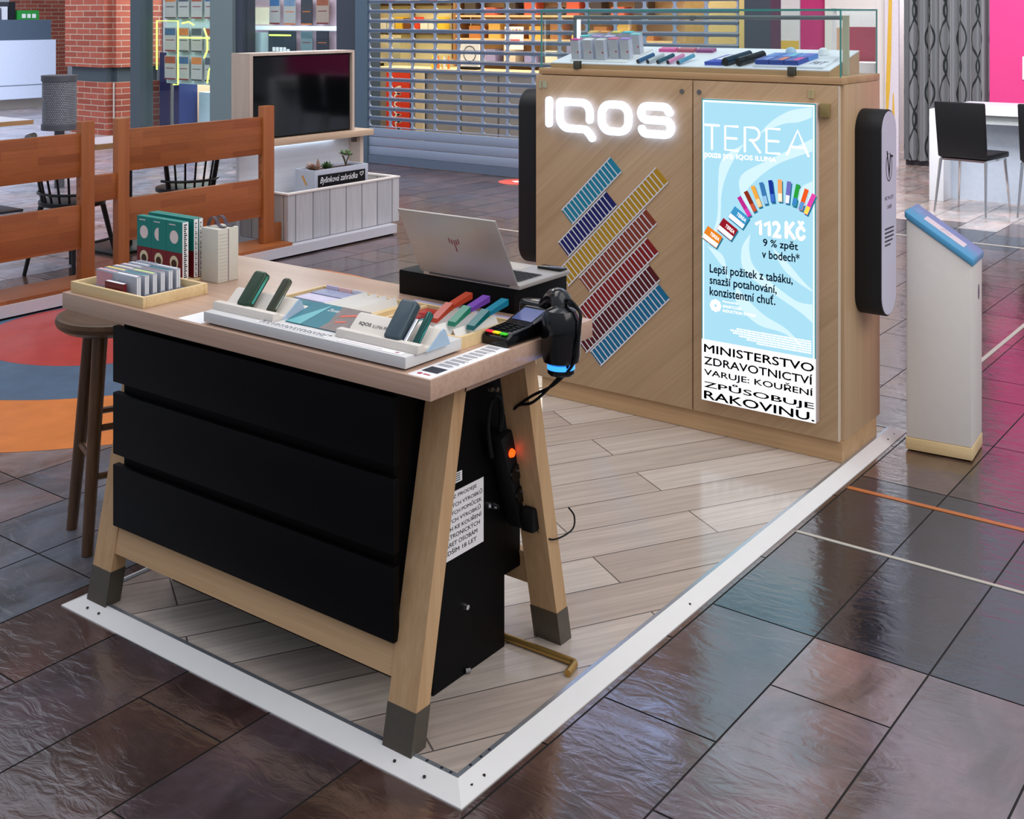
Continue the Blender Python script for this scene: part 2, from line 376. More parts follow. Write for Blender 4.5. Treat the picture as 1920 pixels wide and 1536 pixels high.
    for p in o.data.polygons:
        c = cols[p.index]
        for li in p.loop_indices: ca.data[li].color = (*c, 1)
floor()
# floor inlays
solo('floor_strip', G().box(0.017, 6.0, 2.040, 2.062, -0.001, 0.002), M('copper_strip', (196, 116, 62), 0.35, 0.3), 'orange copper joint strip running across the dark floor tiles by the platform edge', 'floor strip', (0.017, 2.05, 0))
solo('floor_strip', G().box(0.017, 6.0, 1.617, 1.631, -0.001, 0.002), M('beige_joint', (178, 172, 160), 0.45, var=0.1), 'pale beige joint strip across the black tiles nearer the camera', 'floor strip', (0.017, 1.62, 0))
solo('floor_strip', G().box(-0.045, -0.025, 3.2, 6.75, -0.001, 0.002), M('beige_joint'), 'pale joint strip on the floor behind the white bin', 'floor strip', (-0.035, 3.2, 0))
solo('floor_strip', G().box(-1.6, 5, 6.74, 6.765, -0.001, 0.002), M('beige_joint'), 'pale joint strip edging the dark tile band in front of the white desk', 'floor strip', (-1.6, 6.75, 0))
solo('floor_strip', G().box(-4.2, -1.45, 5.2, 5.22, -0.001, 0.002), M('beige_joint'), 'pale joint strip on the floor between the shutter and the pop-up stand', 'floor strip', (-3, 5.2, 0))
# floor graphic: concentric rings
fg = thing('floor_graphic', 'large round floor graphic of red, blue and orange rings beside the wooden railing', 'floor graphic', (-3.72, 1.75, 0))
def ringg(r0, r1, z):
    g = G(); n = 96; cx, cy = -3.72, 1.75
    for i in range(n):
        a, c = 2 * math.pi * i / n, 2 * math.pi * (i + 1) / n
        q = [(cx + r * math.cos(t), cy + r * math.sin(t)) for r, t in ((r0, a), (r1, a), (r1, c), (r0, c))]
        q = [(max(x, -4.329), y) for x, y in q]
        if max(p[0] for p in q) <= -4.32: continue
        if r0 == 0: q = [q[1], q[2], (cx, cy)]
        g.poly([(x, y, z) for x, y in q])
    return g
def slatey(name, c):
    m = M(name, c, 0.25, var=0.22, vscale=8, bump=0.0)
    nt = m.node_tree; b = nt.nodes['Principled BSDF']; n2 = N(nt, 'ShaderNodeTexNoise'); n2.inputs['Scale'].default_value = 9; n2.inputs['Detail'].default_value = 5
    tc = N(nt, 'ShaderNodeTexCoord'); nt.links.new(tc.outputs['Object'], n2.inputs[0])
    bp = N(nt, 'ShaderNodeBump'); bp.inputs['Strength'].default_value = 0.3; bp.inputs['Distance'].default_value = 0.005
    nt.links.new(n2.outputs[0], bp.inputs['Height']); nt.links.new(bp.outputs[0], b.inputs['Normal']); return m
obj('red_disc', ringg(0, 0.6, 0.0016), slatey('graphic_red', (176, 66, 62)), fg)
obj('blue_ring', ringg(0.6, 1.08, 0.0013), slatey('graphic_blue', (74, 104, 128)), fg)
obj('orange_ring', ringg(1.08, 1.68, 0.001), slatey('graphic_orange', (206, 122, 62)), fg)
fd = thing('floor_sticker', 'small round red floor sticker with white mark near the shutter', 'floor sticker', (-5.3, 7.2, 0))
obj('disc', G().prism([(-5.22 + .19 * math.cos(t * math.pi / 20), 7.3 + .19 * math.sin(t * math.pi / 20)) for t in range(40)], 'z', 0.0005, 0.002), M('sticker_red', (214, 84, 66), 0.4), fd)
obj('mark', G().prism([(-5.30, 7.3), (-5.22, 7.25), (-5.15, 7.3), (-5.22, 7.38)], 'z', 0.002, 0.003), PAPER, fd)

# ------------------------------------------------------------------ platform
pf = thing('platform', 'low oak plank platform with white sloped edging under the stand', 'platform', (0, 0, 0))
PLANK = bricks('oak_planks', (168, 153, 141), (192, 180, 169), (92, 84, 78), ('x', 'y', '0'), 1.15, 0.172, 0.0022, 0.37, rough=0.16, rot=R(59.3), bump=0.15, grain=(0.55, 0.022, 1), gmul=0.2, spec=0.9)
PXL, PYB = -1.39, 2.70
obj('deck', G().box(PXL + 0.058, -0.058, 0.058, PYB - 0.058, 0.0, 0.0215), PLANK, pf)
def ramp(a, b, n, name='edging'):
    # white sloped profile from corner a to corner b, inward normal n, mitred ends
    a = Vector(a); b = Vector(b); n = Vector(n); d = (b - a).normalized(); g = G()
    def sec(w0, z0, w1, z1, zb=0.0):
        q = []
        for p, s in ((a, 1), (b, -1)):
            q.append([(p + n * w0 + d * (s * w0)).to_3d() + Vector((0, 0, zb)), (p + n * w1 + d * (s * w1)).to_3d() + Vector((0, 0, zb)), (p + n * w1 + d * (s * w1)).to_3d() + Vector((0, 0, z1)), (p + n * w0 + d * (s * w0)).to_3d() + Vector((0, 0, z0))])
        return G().add(q[0] + q[1], [(0, 1, 2, 3), (7, 6, 5, 4), (0, 3, 7, 4), (1, 5, 6, 2), (2, 6, 7, 3), (0, 4, 5, 1)])
    obj(name, sec(0, 0.003, 0.046, 0.024), M('edging_white', (222, 220, 216), 0.4, var=0.03), pf)
    obj('metal_strip', sec(0.0465, 0.0235, 0.0575, 0.0238), M('edge_aluminium', (188, 196, 204), 0.25, 0.8, var=0.05), pf)
ramp((PXL, 0), (0, 0), (0, 1)); ramp((0, 0), (0, PYB), (-1, 0)); ramp((0, PYB), (PXL, PYB), (0, -1)); ramp((PXL, PYB), (PXL, 0), (1, 0))
def scr(x, y, z, r=0.0035, m=None): obj('screw', G().cyl((x, y, z - 0.002), (x, y, z + 0.001), r, n=10), m or STEEL, pf)
DSC = M('screw_dark', (60, 52, 46), 0.5, 0.4)
for x, y in ((-1.30, .02), (-1.25, .02), (-.20, .022), (-.115, .02)): scr(x, y, 0.0145, m=DSC)
for x, y in ((-.020, .10), (-.022, .06), (-.02, 2.55), (-.022, 2.62), (-.02, 1.0)): scr(x, y, 0.0125, m=DSC)
for x, y in ((-.135, .052), (-.095, .052), (-.07, .052), (-.052, .095), (-.052, .13), (-.052, .16)): scr(x, y, 0.024, 0.003, INK)

# ================================================================== COUNTER TABLE
ct = thing('counter_table', 'light oak counter table with splayed legs and metal feet on the platform', 'table', (-0.75, 0.33, 0.0215))
obj('tabletop', G().box(-1.42, -0.10, 0.022, 0.642, 0.795, 0.84), OAK_T, ct, bevel=0.0015)
ZF, ZT = 0.0225, 0.7955
def leg(x0, x1, fr):
    def yy(z):  # outer and inner y at height z
        t = (z - ZF) / (ZT - ZF)
        return (0.040 + t * 0.153, 0.085 + t * 0.150) if fr else (0.649 - t * 0.161, 0.604 - t * 0.163)
    def seg(za, zb, e=0.0):
        a0, a1 = sorted(yy(za)); b0, b1 = sorted(yy(zb))
        return G().hexa([(x0 - e, a0 - e, za), (x1 + e, a0 - e, za), (x1 + e, a1 + e, za), (x0 - e, a1 + e, za)], [(x0 - e, b0 - e, zb), (x1 + e, b0 - e, zb), (x1 + e, b1 + e, zb), (x0 - e, b1 + e, zb)])
    l = obj('leg', seg(0.108, ZT), OAK_LEG, ct)
    obj('metal_foot', seg(ZF - 0.001, 0.108, 0.0012), M('foot_bronze', (104, 98, 88), 0.38, 0.7, var=0.12, vscale=60), l)
for x0 in (-0.25, -1.33):
    leg(x0, x0 + 0.08, True); leg(x0, x0 + 0.08, False)
    obj('end_apron', G().hexa([(x0, .222, .752), (x0 + .08, .222, .752), (x0 + .08, .450, .752), (x0, .450, .752)], [(x0, .230, .795), (x0 + .08, .230, .795), (x0 + .08, .442, .795), (x0, .442, .795)]), OAK_T, ct)
def rail(fr):
    s = 1 if fr else -1; c = 0.0 if fr else 0.689
    def y(z, k): t = (z - ZF) / (ZT - ZF); return c + s * (0.040 + t * 0.153 + k)
    za, zb = 0.155, 0.240
    obj('front_rail' if fr else 'back_rail', G().hexa([(-1.25, y(za, .003), za), (-.25, y(za, .003), za), (-.25, y(za, .028), za), (-1.25, y(za, .028), za)], [(-1.25, y(zb, .003), zb), (-.25, y(zb, .003), zb), (-.25, y(zb, .028), zb), (-1.25, y(zb, .028), zb)]), OAK_RAIL, ct)
rail(True); rail(False)

# black drawer unit under the table
du = thing('drawer_unit', 'black drawer unit hanging between the table legs', 'drawer unit', (-0.75, 0.35, 0.0215))
obj('body', G().box(-1.235, -0.28, 0.243, 0.516, 0.0225, 0.79), BLACK, du)
obj('drawer_box', G().box(-1.235, -0.262, 0.088, 0.2425, 0.232, 0.79), BLACK, du)
for z0, z1 in ((0.228, 0.393), (0.421, 0.586), (0.614, 0.764)):
    obj('drawer', G().box(-1.257, -0.245, 0.068, 0.0875, z0, z1), BLACK, du, bevel=0.002)
obj('back_housing', G().box(-1.2, -0.28, 0.5165, 0.582, 0.20, 0.60), BLACK, du)
for y, z in ((.457, .679), (.479, .673), (.457, .393), (.479, .384), (.361, .183)):
    obj('bolt', G().cyl((-.2805, y, z), (-.272, y, z), 0.0085, 0.006, 12), CHROME, du)
obj('foot_clip', G().cyl((-.279, .36, .03), (-.272, .37, .03), 0.006, n=10), STEEL, du)
wn = thing('warning_notice', 'white printed sales notice stuck on the end of the black drawer unit', 'notice', (-0.2795, 0.32, 0.315))
obj('sheet', G().box(-.2798, -.2788, .205, .43, .315, .472), PAPER, wn)
g = G()
lines = ['ZÁKAZ PRODEJE', 'TABÁKOVÝCH VÝROBKŮ', 'KUŘÁCKÝCH POMŮCEK', 'BYLINNÝCH VÝROBKŮ', 'URČENÝCH KE KOUŘENÍ', 'A ELEKTRONICKÝCH', 'CIGARET OSOBÁM', 'MLADŠÍM 18 LET']
ends = [.402, .424, .422, .418, .421, .415, .405, .402]
for i, (s, ye) in enumerate(zip(lines, ends)):
    w = 0.0106 * len(s); put_text(g, s, (-.2785, ye - w, .4535 - i * .0180), Y3, Z3, w, .0125, bold=0.012)
obj('lettering', g, INK, wn)
sl = solo('label_sticker', G().box(-.2798, -.2788, .29, .347, .490, .514), PAPER, 'small white label stuck above the printed sales notice', 'label', (-0.279, .32, .49))
g = G()
for i in range(4): g.box(-.2787, -.2784, .295, .340, .494 + i * .005, .496 + i * .005)
obj('print', g, INK, sl, loc=None, local=False)

# power strip hanging on the drawer unit
ps = thing('power_strip', 'black power strip with glowing red switch hanging on the drawer unit end', 'power strip', (-0.25, 0.5, 0.40))
def along(t, dx=0): return Vector((-.252 + dx, .462 + .085 * t, .575 - .245 * t))
g = G(); a, b = along(0), along(1.0); d = (b - a).normalized(); sdv = Vector((0, d.z, -d.y))
g.hexa([a + sdv * .024 + Vector((-.026, 0, 0)), a + sdv * .024 + Vector((.02, 0, 0)), a - sdv * .024 + Vector((.02, 0, 0)), a - sdv * .024 + Vector((-.026, 0, 0))], [b + sdv * .024 + Vector((-.026, 0, 0)), b + sdv * .024 + Vector((.02, 0, 0)), b - sdv * .024 + Vector((.02, 0, 0)), b - sdv * .024 + Vector((-.026, 0, 0))])
obj('housing', g, BLACKM, ps, bevel=0.006)
c = along(.20, .021); obj('switch', G().cyl(c, c + Vector((.006, 0, 0)), .011, .009, 14), M('switch_red', (255, 60, 10), 0.4, emit=3.0, ecol=(255, 62, 10)), ps)
for t in (.42, .66, .88):
    c = along(t, .0205); s = obj('socket', G().cyl(c, c + Vector((.004, 0, 0)), .021, .021, 18), BLACKG, ps)
    c2 = c + Vector((.004, 0.002, .006)); obj('pin', G().cyl(c2, c2 + Vector((.004, 0, 0)), .0025, n=8), CHROME, s)
pl = thing('power_plug', 'black plug adapter pushed into the lower end of the power strip', 'plug', (-.22, .53, .35))
obj('body', G().box(-.227, -.190, .512, .548, .325, .385), BLACKM, pl, bevel=.006)
obj('thin_cable', G().tube(smooth_pts([(-.205, .540, .328), (-.165, .557, .304), (-.145, .615, .312), (-.150, .635, .338), (-.160, .624, .362)]), .0022), BLACKM, pl)
obj('cord', G().tube(smooth_pts([(-.262, .44, .52), (-.262, .425, .60), (-.262, .44, .655), (-.262, .47, .655), (-.258, .475, .62), (-.256, .466, .577)]), .006), BLACKM, ps)
rd = solo('brass_rod', G().tube(smooth_pts([(-.50, .535, .0305), (-.30, .54, .0305), (-.10, .545, .0305)], 3) + [Vector((-.0905, .544, .0305)), Vector((-.0845, .5375, .0305)), Vector((-.080, .515, .0305)), Vector((-.0765, .495, .0305))], .009, 12), M('brass', (186, 150, 84), 0.3, 0.8), 'brass L-shaped rod lying on the planks behind the drawer unit', 'rod', (-.09, .54, .0215), smooth=True)

# bar stool
bs = thing('bar_stool', 'dark oak bar stool with dished round seat behind the counter table', 'stool', (-1.66, 0.36, 0))
g = G(); g.lathe([(0.02, .640), (.12, .636), (.155, .642), (.172, .655), (.176, .668), (.172, .680), (.160, .684), (.12, .676), (.02, .670)], -1.66, .36, 36)
obj('seat', g, wood('stool_seat_oak', (70, 48, 28), (98, 70, 44), (0.3, 0.02, 0.02), rough=0.4, spec=0.3), bs, smooth=True)
fe = [(-1.80, .30), (-1.60, .22), (-1.72, .50), (-1.52, .42)]
tp = [(-1.66 + (x + 1.66) * .55, .36 + (y - .36) * .55) for x, y in fe]
for (x, y), (u, v) in zip(fe, tp): obj('leg', G().cyl((x, y, 0), (u, v, .64), .017, .023, 14), STOOLW, bs, smooth=True)
def lp(i, z): t = z / .64; return (fe[i][0] * (1 - t) + tp[i][0] * t, fe[i][1] * (1 - t) + tp[i][1] * t, z)
for i, j, z in ((0, 1, .27), (2, 3, .27), (0, 2, .36), (1, 3, .36), (1, 3, .22)): obj('stretcher', G().cyl(lp(i, z), lp(j, z), .010, n=10), STOOLW, bs)

# ================================================================== ON THE TABLE
ZT_ = 0.8402
# --- pine tray with sample blocks (left)
tr = thing('sample_tray', 'pale pine tray lined with grey felt on the left end of the table', 'tray', (-1.245, 0.14, ZT_))
x0, x1, y0, y1 = -1.405, -1.085, 0.038, 0.246
g = G().box(x0, x1, y0, y0 + .010, ZT_, .869).box(x0, x1, y1 - .010, y1, ZT_, .869).box(x0, x0 + .010, y0 + .0105, y1 - .0105, ZT_, .869).box(x1 - .010, x1, y0 + .0105, y1 - .0105, ZT_, .869)
obj('rim', g, PINE, tr, bevel=.001)
obj('felt_lining', G().box(x0 + .0105, x1 - .0105, y0 + .0105, y1 - .0105, ZT_, .849), M('felt_grey', (118, 122, 132), 0.95, var=.15, vscale=200), tr)
CLR = M('sample_acrylic', (186, 190, 200), 0.12, var=.06, alpha=0.82)
ords = ['front', 'second', 'third', 'fourth', 'fifth', 'rearmost']
tops = [[(214, 170, 180), (226, 206, 120), (226, 208, 200), (206, 196, 206), (196, 200, 210), (150, 152, 168)], [(236, 236, 240), (70, 136, 150), (206, 224, 150), (150, 128, 138), (40, 110, 120), (210, 214, 222)]]
tnames = [['dusty pink', 'pale yellow', 'cream', 'mauve', 'pale grey', 'slate'], ['white', 'teal', 'lime green', 'plum', 'dark teal', 'silver']]
for ci, (xa, xb, cn) in enumerate(((-1.352, -1.268, 'left'), (-1.262, -1.168, 'right'))):
    for r in range(6):
        ya = .082 + r * .0255 - ci * .004
        t = thing('sample_block', 'clear sample block with %s top edge, %s in the pine tray\'s %s column' % (tnames[ci][r], ords[r], cn), 'sample block', ((xa + xb) / 2, ya, .849), 0, 'sample blocks in the pine tray')
        obj('block', G().box(xa, xb, ya, ya + .0155, .8492, .903), CLR, t, bevel=.0012)
        obj('top_label', G().box(xa + .004, xb - .004, ya + .003, ya + .013, .9032, .9038), M('tint_%d_%d' % (ci, r), tops[ci][r], .5), t)
        obj('end_label', G().box(xb + .0002, xb + .0008, ya + .002, ya + .0065, .853, .900).box(xb + .0002, xb + .0008, ya + .0085, ya + .013, .853, .900), PAPER, t)
        if r == 0 and ci == 0:
            obj('front_label', G().add([(xa + .003, ya - .0005, .860), (xb - .025, ya - .0005, .860), (xb - .006, ya - .0005, .898), (xa + .003, ya - .0005, .900)], [(0, 1, 2, 3)]), M('pink_print', (206, 150, 160), .5), t)
t = thing('sample_block', 'small dark red sample block lowest and nearest in the pine tray', 'sample block', (-1.29, .062, .849), 0, 'sample blocks in the pine tray')
obj('block', G().box(-1.275, -1.195, .056, .068, .8492, .884), M('dark_red_print', (110, 30, 34), .3), t)
obj('top_label', G().box(-1.273, -1.197, .057, .067, .8842, .8848), PAPER, t)
# --- carton holder with teal and maroon cartons
ch = thing('carton_holder', 'pale pine holder carrying teal and maroon cartons behind the pine tray', 'holder', (-1.33, .36, ZT_))
obj('base', G().box(-1.47, -1.235, .285, .395, ZT_, .8455), PINE, ch)
obj('back_panel', G().box(-1.46, -1.235, .365, .372, .8457, .95), PINE, ch)
obj('end_step', G().box(-1.255, -1.235, .386, .394, .8457, .890), PINE, ch)
TEAL = M('carton_teal', (22, 128, 118), .45); MAR = M('carton_maroon', (118, 20, 28), .45)
rows = [(.290, .312, 'front'), (.330, .346, 'middle'), (.348, .363, 'back')]
xc = [(-1.457, -1.390), (-1.389, -1.322), (-1.321, -1.250)]
for (ya, yb, rn) in rows:
    for (xa, xb), cn in zip(xc, ('left', 'middle', 'right')):
        t = thing('carton', 'tall teal over maroon carton, %s of its row, %s row of the pine holder' % ({'left': 'leftmost', 'middle': 'centre', 'right': 'rightmost'}[cn], rn), 'carton', ((xa + xb) / 2, (ya + yb) / 2, .8457), 0, 'teal and maroon cartons')
        zt = 1.010 + (0.004 if rn != 'front' else 0); zm = .922
        obj('upper', G().box(xa, xb, ya, yb, zm, zt), TEAL, t)
        obj('lower', G().box(xa, xb, ya, yb, .8457, zm - .0002), MAR, t)
        if cn == 'right':
            s = obj('side_panel', G().box(xb + .0002, xb + .0008, ya + .001, yb - .001, .848, zt - .001), PAPER, t)
            g = G()
            for i in range(26): g.box(xb + .0009, xb + .0012, ya + .005, yb - .006 - (i * 7 % 5) * .001, .852 + i * .0059, .8555 + i * .0059)
            obj('print', g, INK, s)
        if rn == 'front':
            cx = (xa + xb) / 2
            def disc(z, r, half=False, yo=.0006):
                n = 24; a = [math.pi / 2 + (math.pi if half else 2 * math.pi) * i / n for i in range(n + (1 if half else 0))]
                return [(cx + r * math.cos(q), ya - yo, z + r * math.sin(q)) for q in a]
            obj('moon_mark', G().poly(disc(.965, .019, cn == 'middle')), M('moon_cream', (232, 214, 208), .6), t)
            k = obj('ring_mark', G().poly(disc(.893, .019)), M('ring_cream', (222, 208, 170), .6), t)
            obj('ring_core', G().poly([(p[0], p[1], p[2]) for p in disc(.889, .012, False, .0009)]), M('ring_brown', (70, 40, 20), .6), k)
            obj('band', G().box(cx - .022, cx + .006, ya - .001, ya - .0004, .9985, 1.001), M('moon_cream'), t)
# --- white carrier box with strap
wb = thing('carrier_box', 'off-white carrier box with dark purple strap handle behind the cartons', 'box', (-1.194, .378, ZT_))
obj('body', G().box(-1.231, -1.157, .341, .415, ZT_, .992), M('carrier_card', (206, 203, 190), .7, var=.05), wb, bevel=.002)
obj('seam', G().box(-1.1569, -1.1563, .377, .3792, .842, .990), M('seam_purple', (120, 96, 112), .6), wb)
g = G()
for i in range(14): g.box(-1.1569, -1.1565, .344, .376, .848 + i * .0098, .8488 + i * .0098)
obj('crease', g, M('crease_grey', (176, 172, 164), .7), wb)
HND = M('strap_purple', (74, 62, 74), .4)
for yy in (.365, .393):
    pts = smooth_pts([(-1.228, yy, .993), (-1.222, yy, 1.010), (-1.208, yy, 1.019), (-1.193, yy, 1.013), (-1.183, yy, .999), (-1.172, yy + .002, .9935), (-1.160, yy + .004, .9940)])
    vs = []; fs = []
    for p in pts: vs += [(p.x, p.y - .006, p.z), (p.x, p.y + .006, p.z), (p.x, p.y + .006, p.z + .002), (p.x, p.y - .006, p.z + .002)]
    for k in range(len(pts) - 1):
        for q in range(4): fs.append((4 * k + q, 4 * k + (q + 1) % 4, 4 * k + 4 + (q + 1) % 4, 4 * k + 4 + q))
    obj('strap', G().add(vs, fs), HND, wb)
# --- white display stand
ds = thing('display_stand', 'long white display slab along the front edge of the table', 'display stand', (-.51, .13, ZT_))
obj('slab', G().box(-.840, -.180, .034, .223, .8455, .871), M('stand_white', (216, 215, 213), .4, var=.02), ds, bevel=.0015)
obj('plinth', G().box(-.83, -.19, .045, .213, ZT_, .8453), BLACKM, ds)  # black filler put in for the shadow line under the slab
CRM = M('wedge_cream', (222, 214, 203), .5, var=.03)
def wedge(x0, x1, nm):
    yb = .062
    pr = [(yb, .8712), (yb + .105, .8712), (yb + .098, .893), (yb + .092, .906), (yb + .085, .910), (yb + .077, .9075), (yb + .046, .8795), (yb + .027, .8795), (yb + .022, .889), (yb + .005, .889)]
    return obj('device_rest', G().prism(pr, 'x', x0, x1), CRM, ds, bevel=.0012)
wedge(-.842, -.625, 'l'); w2 = wedge(-.418, -.172, 'r')
for x in (-.6246, -.1716):
    obj('acrylic_end', G().prism([(.092, .8712), (.170, .8712), (.154, .905), (.147, .910), (.140, .906)], 'x', x, x + .003), M('acrylic_blue', (176, 200, 220), .15), ds)
g = G(); U = Vector((1, 0, 0)); Vv = Vector((0, .031, .028)).normalized()
put_text(g, 'IQOS', Vector((-.398, .1183, .8890)) + Vector((0, -.0006, .0006)), U, Vv, .036, .0095, bold=.02); put_text(g, 'ILUMA PRIME', Vector((-.356, .1183, .8890)) + Vector((0, -.0006, .0006)), U, Vv, .060, .0085)
obj('lettering', g, M('soft_grey_ink', (96, 92, 92), .6), ds)
lf = thing('leaflet', 'teal and grey printed leaflet card on the white slab between the two device rests', 'leaflet', (-.52, .12, .871))
def lp3(u, v): return (-.605 + u * .185, .085 + v * .10, .8722 + v * .026)
def lq(a): return G().poly([lp3(*p) for p in a])
obj('card', G().hexa([lp3(0, 0), lp3(1, 0), lp3(1, 1), lp3(0, 1)], [Vector(lp3(*p)) + Vector((0, 0, .0012)) for p in ((0, 0), (1, 0), (1, 1), (0, 1))]), M('leaflet_teal', (10, 112, 128), .4), lf)
def lift(g, k): g.v = [(a, b, c + k) for a, b, c in g.v]; return g
obj('photo', lift(lq([(.60, 0), (1, 0), (1, 1), (.50, 1), (.56, .6), (.62, .3)]), .0016), M('leaflet_photo', (118, 106, 104), .4, var=.3, vscale=40), lf)
obj('pale_fold', lift(lq([(0, 0), (.27, 0), (.33, 1)]), .0017), M('leaflet_pale', (96, 176, 182), .3), lf)
obj('stick_print', lift(lq([(.66, .55), (.92, .75), (.93, .85), (.66, .65)]), .002).add(*[[(lp3(.7, .3)[0], lp3(.7, .3)[1], lp3(.7, .3)[2] + .002), (lp3(.85, .4)[0], lp3(.85, .4)[1], lp3(.85, .4)[2] + .002), (lp3(.85, .47)[0], lp3(.85, .47)[1], lp3(.85, .47)[2] + .002), (lp3(.7, .38)[0], lp3(.7, .38)[1], lp3(.7, .38)[2] + .002)], [(0, 1, 2, 3)]]), M('stick_orange', (206, 96, 74), .5), lf)
g = G(); put_text(g, 'Zkuste', Vector(lp3(.36, .72)) + Vector((0, 0, .0018)), (1, 0, 0), Vector((0, .10, .026)).normalized(), .035, .012, shear=.3); obj('lettering', g, PAPER, lf)
nl = solo('notice_strip', G().box(-.66, -.43, .042, .066, .8714, .8719), PAPER, 'white strip of small print lying on the front of the white slab', 'notice', (-.55, .05, .871))
g = G()
for r in range(3):
    x = -.655
    while x < -.44:
        w = random.uniform(.006, .018); g.box(x, x + w, .046 + r * .0065, .049 + r * .0065, .8720, .8722); x += w + .003
obj('print', g, INK, nl)
n2 = solo('notice_strip', G().box(-.39, -.20, .040, .060, .8714, .8719), PAPER, 'white strip with faint pink line of print before the right device rest', 'notice', (-.3, .05, .871))
obj('print', G().box(-.385, -.26, .048, .0495, .8720, .8722).box(-.222, -.212, .046, .053, .8720, .8722), M('print_rose', (176, 120, 130), .6), n2)
solo('under_sheet', G().box(-.935, -.845, .030, .125, ZT_, .8408), PAPER, 'white sheet poking out beside the left end of the white slab', 'paper', (-.9, .08, ZT_))
# devices
def device(name, lab, x, w, th, ln, col, ybase=.094, cat='device', r=.010, strip=None):
    t = thing(name, lab, cat, (x, ybase, .8795)); A = R(41)
    ax = Vector((0, math.sin(A), math.cos(A))); nn = Vector((0, -math.cos(A), math.sin(A)))
    pr = rrect(w, ln, min(r, w * .49), 6)
    def P(u, v, k): return Vector((x + u, ybase, .8755)) + ax * (v + ln / 2) + nn * k
    n = len(pr); vs = [P(u, v, 0) for u, v in pr] + [P(u, v, th) for u, v in pr]
    g = G().add(vs, [tuple(range(n)), tuple(range(n, 2 * n))[::-1]] + [(i, (i + 1) % n, n + (i + 1) % n, n + i) for i in range(n)])
    obj('case', g, M(*col), t, bevel=min(.006, th * .35), seg=3)
    if strip:
        hx = w / 2 + .0002
        g = G().hexa([P(hx - .001, -ln * .36, th * .35), P(hx, -ln * .36, th * .35), P(hx, -ln * .36, th * .68), P(hx - .001, -ln * .36, th * .68)], [P(hx - .001, ln * .42, th * .35), P(hx + .0004, ln * .42, th * .35), P(hx + .0004, ln * .42, th * .68), P(hx - .001, ln * .42, th * .68)])
        obj('side_strip', g, M(*strip), t)
    return t
GRN = ('device_green', (44, 66, 48), .3, .3)
device('pocket_charger', 'wide dark green charger case leaning on the left device rest', -.754, .044, .022, .098, GRN, strip=('strip_teal_gloss', (90, 190, 180), .1, .8))
device('holder_stick', 'slim dark green holder stick leaning right of the wide green case', -.664, .026, .015, .096, ('device_olive', (58, 62, 46), .3, .3), strip=('strip_silver', (170, 186, 178), .2, .9))
device('pocket_charger', 'wide slate blue charger case leaning on the right device rest', -.258, .048, .024, .098, ('device_slate', (66, 82, 90), .35, .2), ybase=.088)
device('holder_stick', 'thin shiny green holder stick leaning beside the slate blue case', -.198, .015, .012, .084, ('device_shiny_green', (44, 84, 78), .15, .7), ybase=.088, strip=('strip_teal_gloss', (90, 190, 180), .1, .8))
solo('holder_stick', G().cyl((-.226, .080, .8805), (-.226, .124, .925), .006, .006, 12), CHROME, 'small silver stick between the slate blue case and the shiny green stick', 'device', (-.226, .08, .88), smooth=True)
# --- left rear tray with prisms
t2 = thing('pine_tray', 'pine tray behind the white slab holding the four white prisms', 'tray', (-.66, .33, ZT_))
x0, x1, y0, y1 = -.822, -.505, .232, .425
obj('rim', G().box(x0, x1, y0, y0 + .007, ZT_, .866).box(x0, x1, y1 - .007, y1, ZT_, .866).box(x0, x0 + .007, y0 + .0072, y1 - .0072, ZT_, .866).box(x1 - .007, x1, y0 + .0072, y1 - .0072, ZT_, .866), PINE, t2)
obj('tray_floor', G().box(x0 + .0072, x1 - .0072, y0 + .0072, y1 - .0072, ZT_, .848), M('tray_liner', (176, 170, 180), .7), t2)
bc = [('teal', (14, 106, 120)), ('pale lilac', (206, 200, 222)), ('grey blue', (150, 156, 184))]
for i, (n_, c_) in enumerate(bc):
    ya = .245 + i * .057
    solo('booklet', G().box(-.805, -.66, ya, ya + .052, .8482, .8605 + i * .001), M('booklet_' + n_.replace(' ', '_'), c_, .5, var=.2, vscale=60), '%s booklet lying in the left half of the prism tray' % n_, 'booklet', (-.73, ya, .848), 'booklets in the prism tray', bevel=.0006)
for i, (n_, c_) in enumerate((('lilac', (200, 190, 214)), ('blush', (232, 190, 186)), ('pale grey', (214, 214, 222)))):
    solo('small_card', G().box(-.80 + i * .048, -.757 + i * .048, .4125, .4165, .8482, .872), M('card_' + n_.replace(' ', '_'), c_, .5), 'small upright %s card against the rear rim of the prism tray' % n_, 'card', (-.78 + i * .048, .414, .848), 'upright cards in the prism tray')
PRW = M('prism_white', (228, 227, 222), .5, var=.03)
def prism(x, y0, y1, lab, grp, line=None, z=.8486, w=.024, h=.030):
    t = thing('display_prism', lab, 'prism', (x, (y0 + y1) / 2, z), 0, grp)
    obj('body', G().prism([(x - w / 2, z), (x + w / 2, z), (x, z + h)], 'y', y0, y1), PRW, t)
    obj('end_face', G().poly([(x - w / 2 + .001, y0 - .0004, z), (x + w / 2 - .001, y0 - .0004, z), (x, y0 - .0004, z + h - .001)]), M('kraft_end', (176, 158, 134), .7), t)
    if line:
        e = (z + h * .45); px = x + w / 2 * .55
        obj('colour_line', G().add([(px, y0 + .04, e + .0004), (px - .0022, y0 + .04, e + .0046), (px - .0022, y1 - .025, e + .0046), (px, y1 - .025, e + .0004)], [(0, 1, 2, 3)]), M(*line), t)
pos = ['leftmost', 'second', 'third', 'rightmost']
lc = [('line_teal', (60, 130, 136), .5), ('line_blue', (70, 74, 150), .5), ('line_coral', (226, 110, 112), .5), None]
ln = ['with teal line', 'with blue line', 'with coral line', 'without a line']
for i in range(4):
    prism(-.640 + i * .0335, .246, .400, 'white triangular prism %s, %s of the four in the pine tray' % (ln[i], pos[i]), 'white prisms in the pine tray', lc[i])
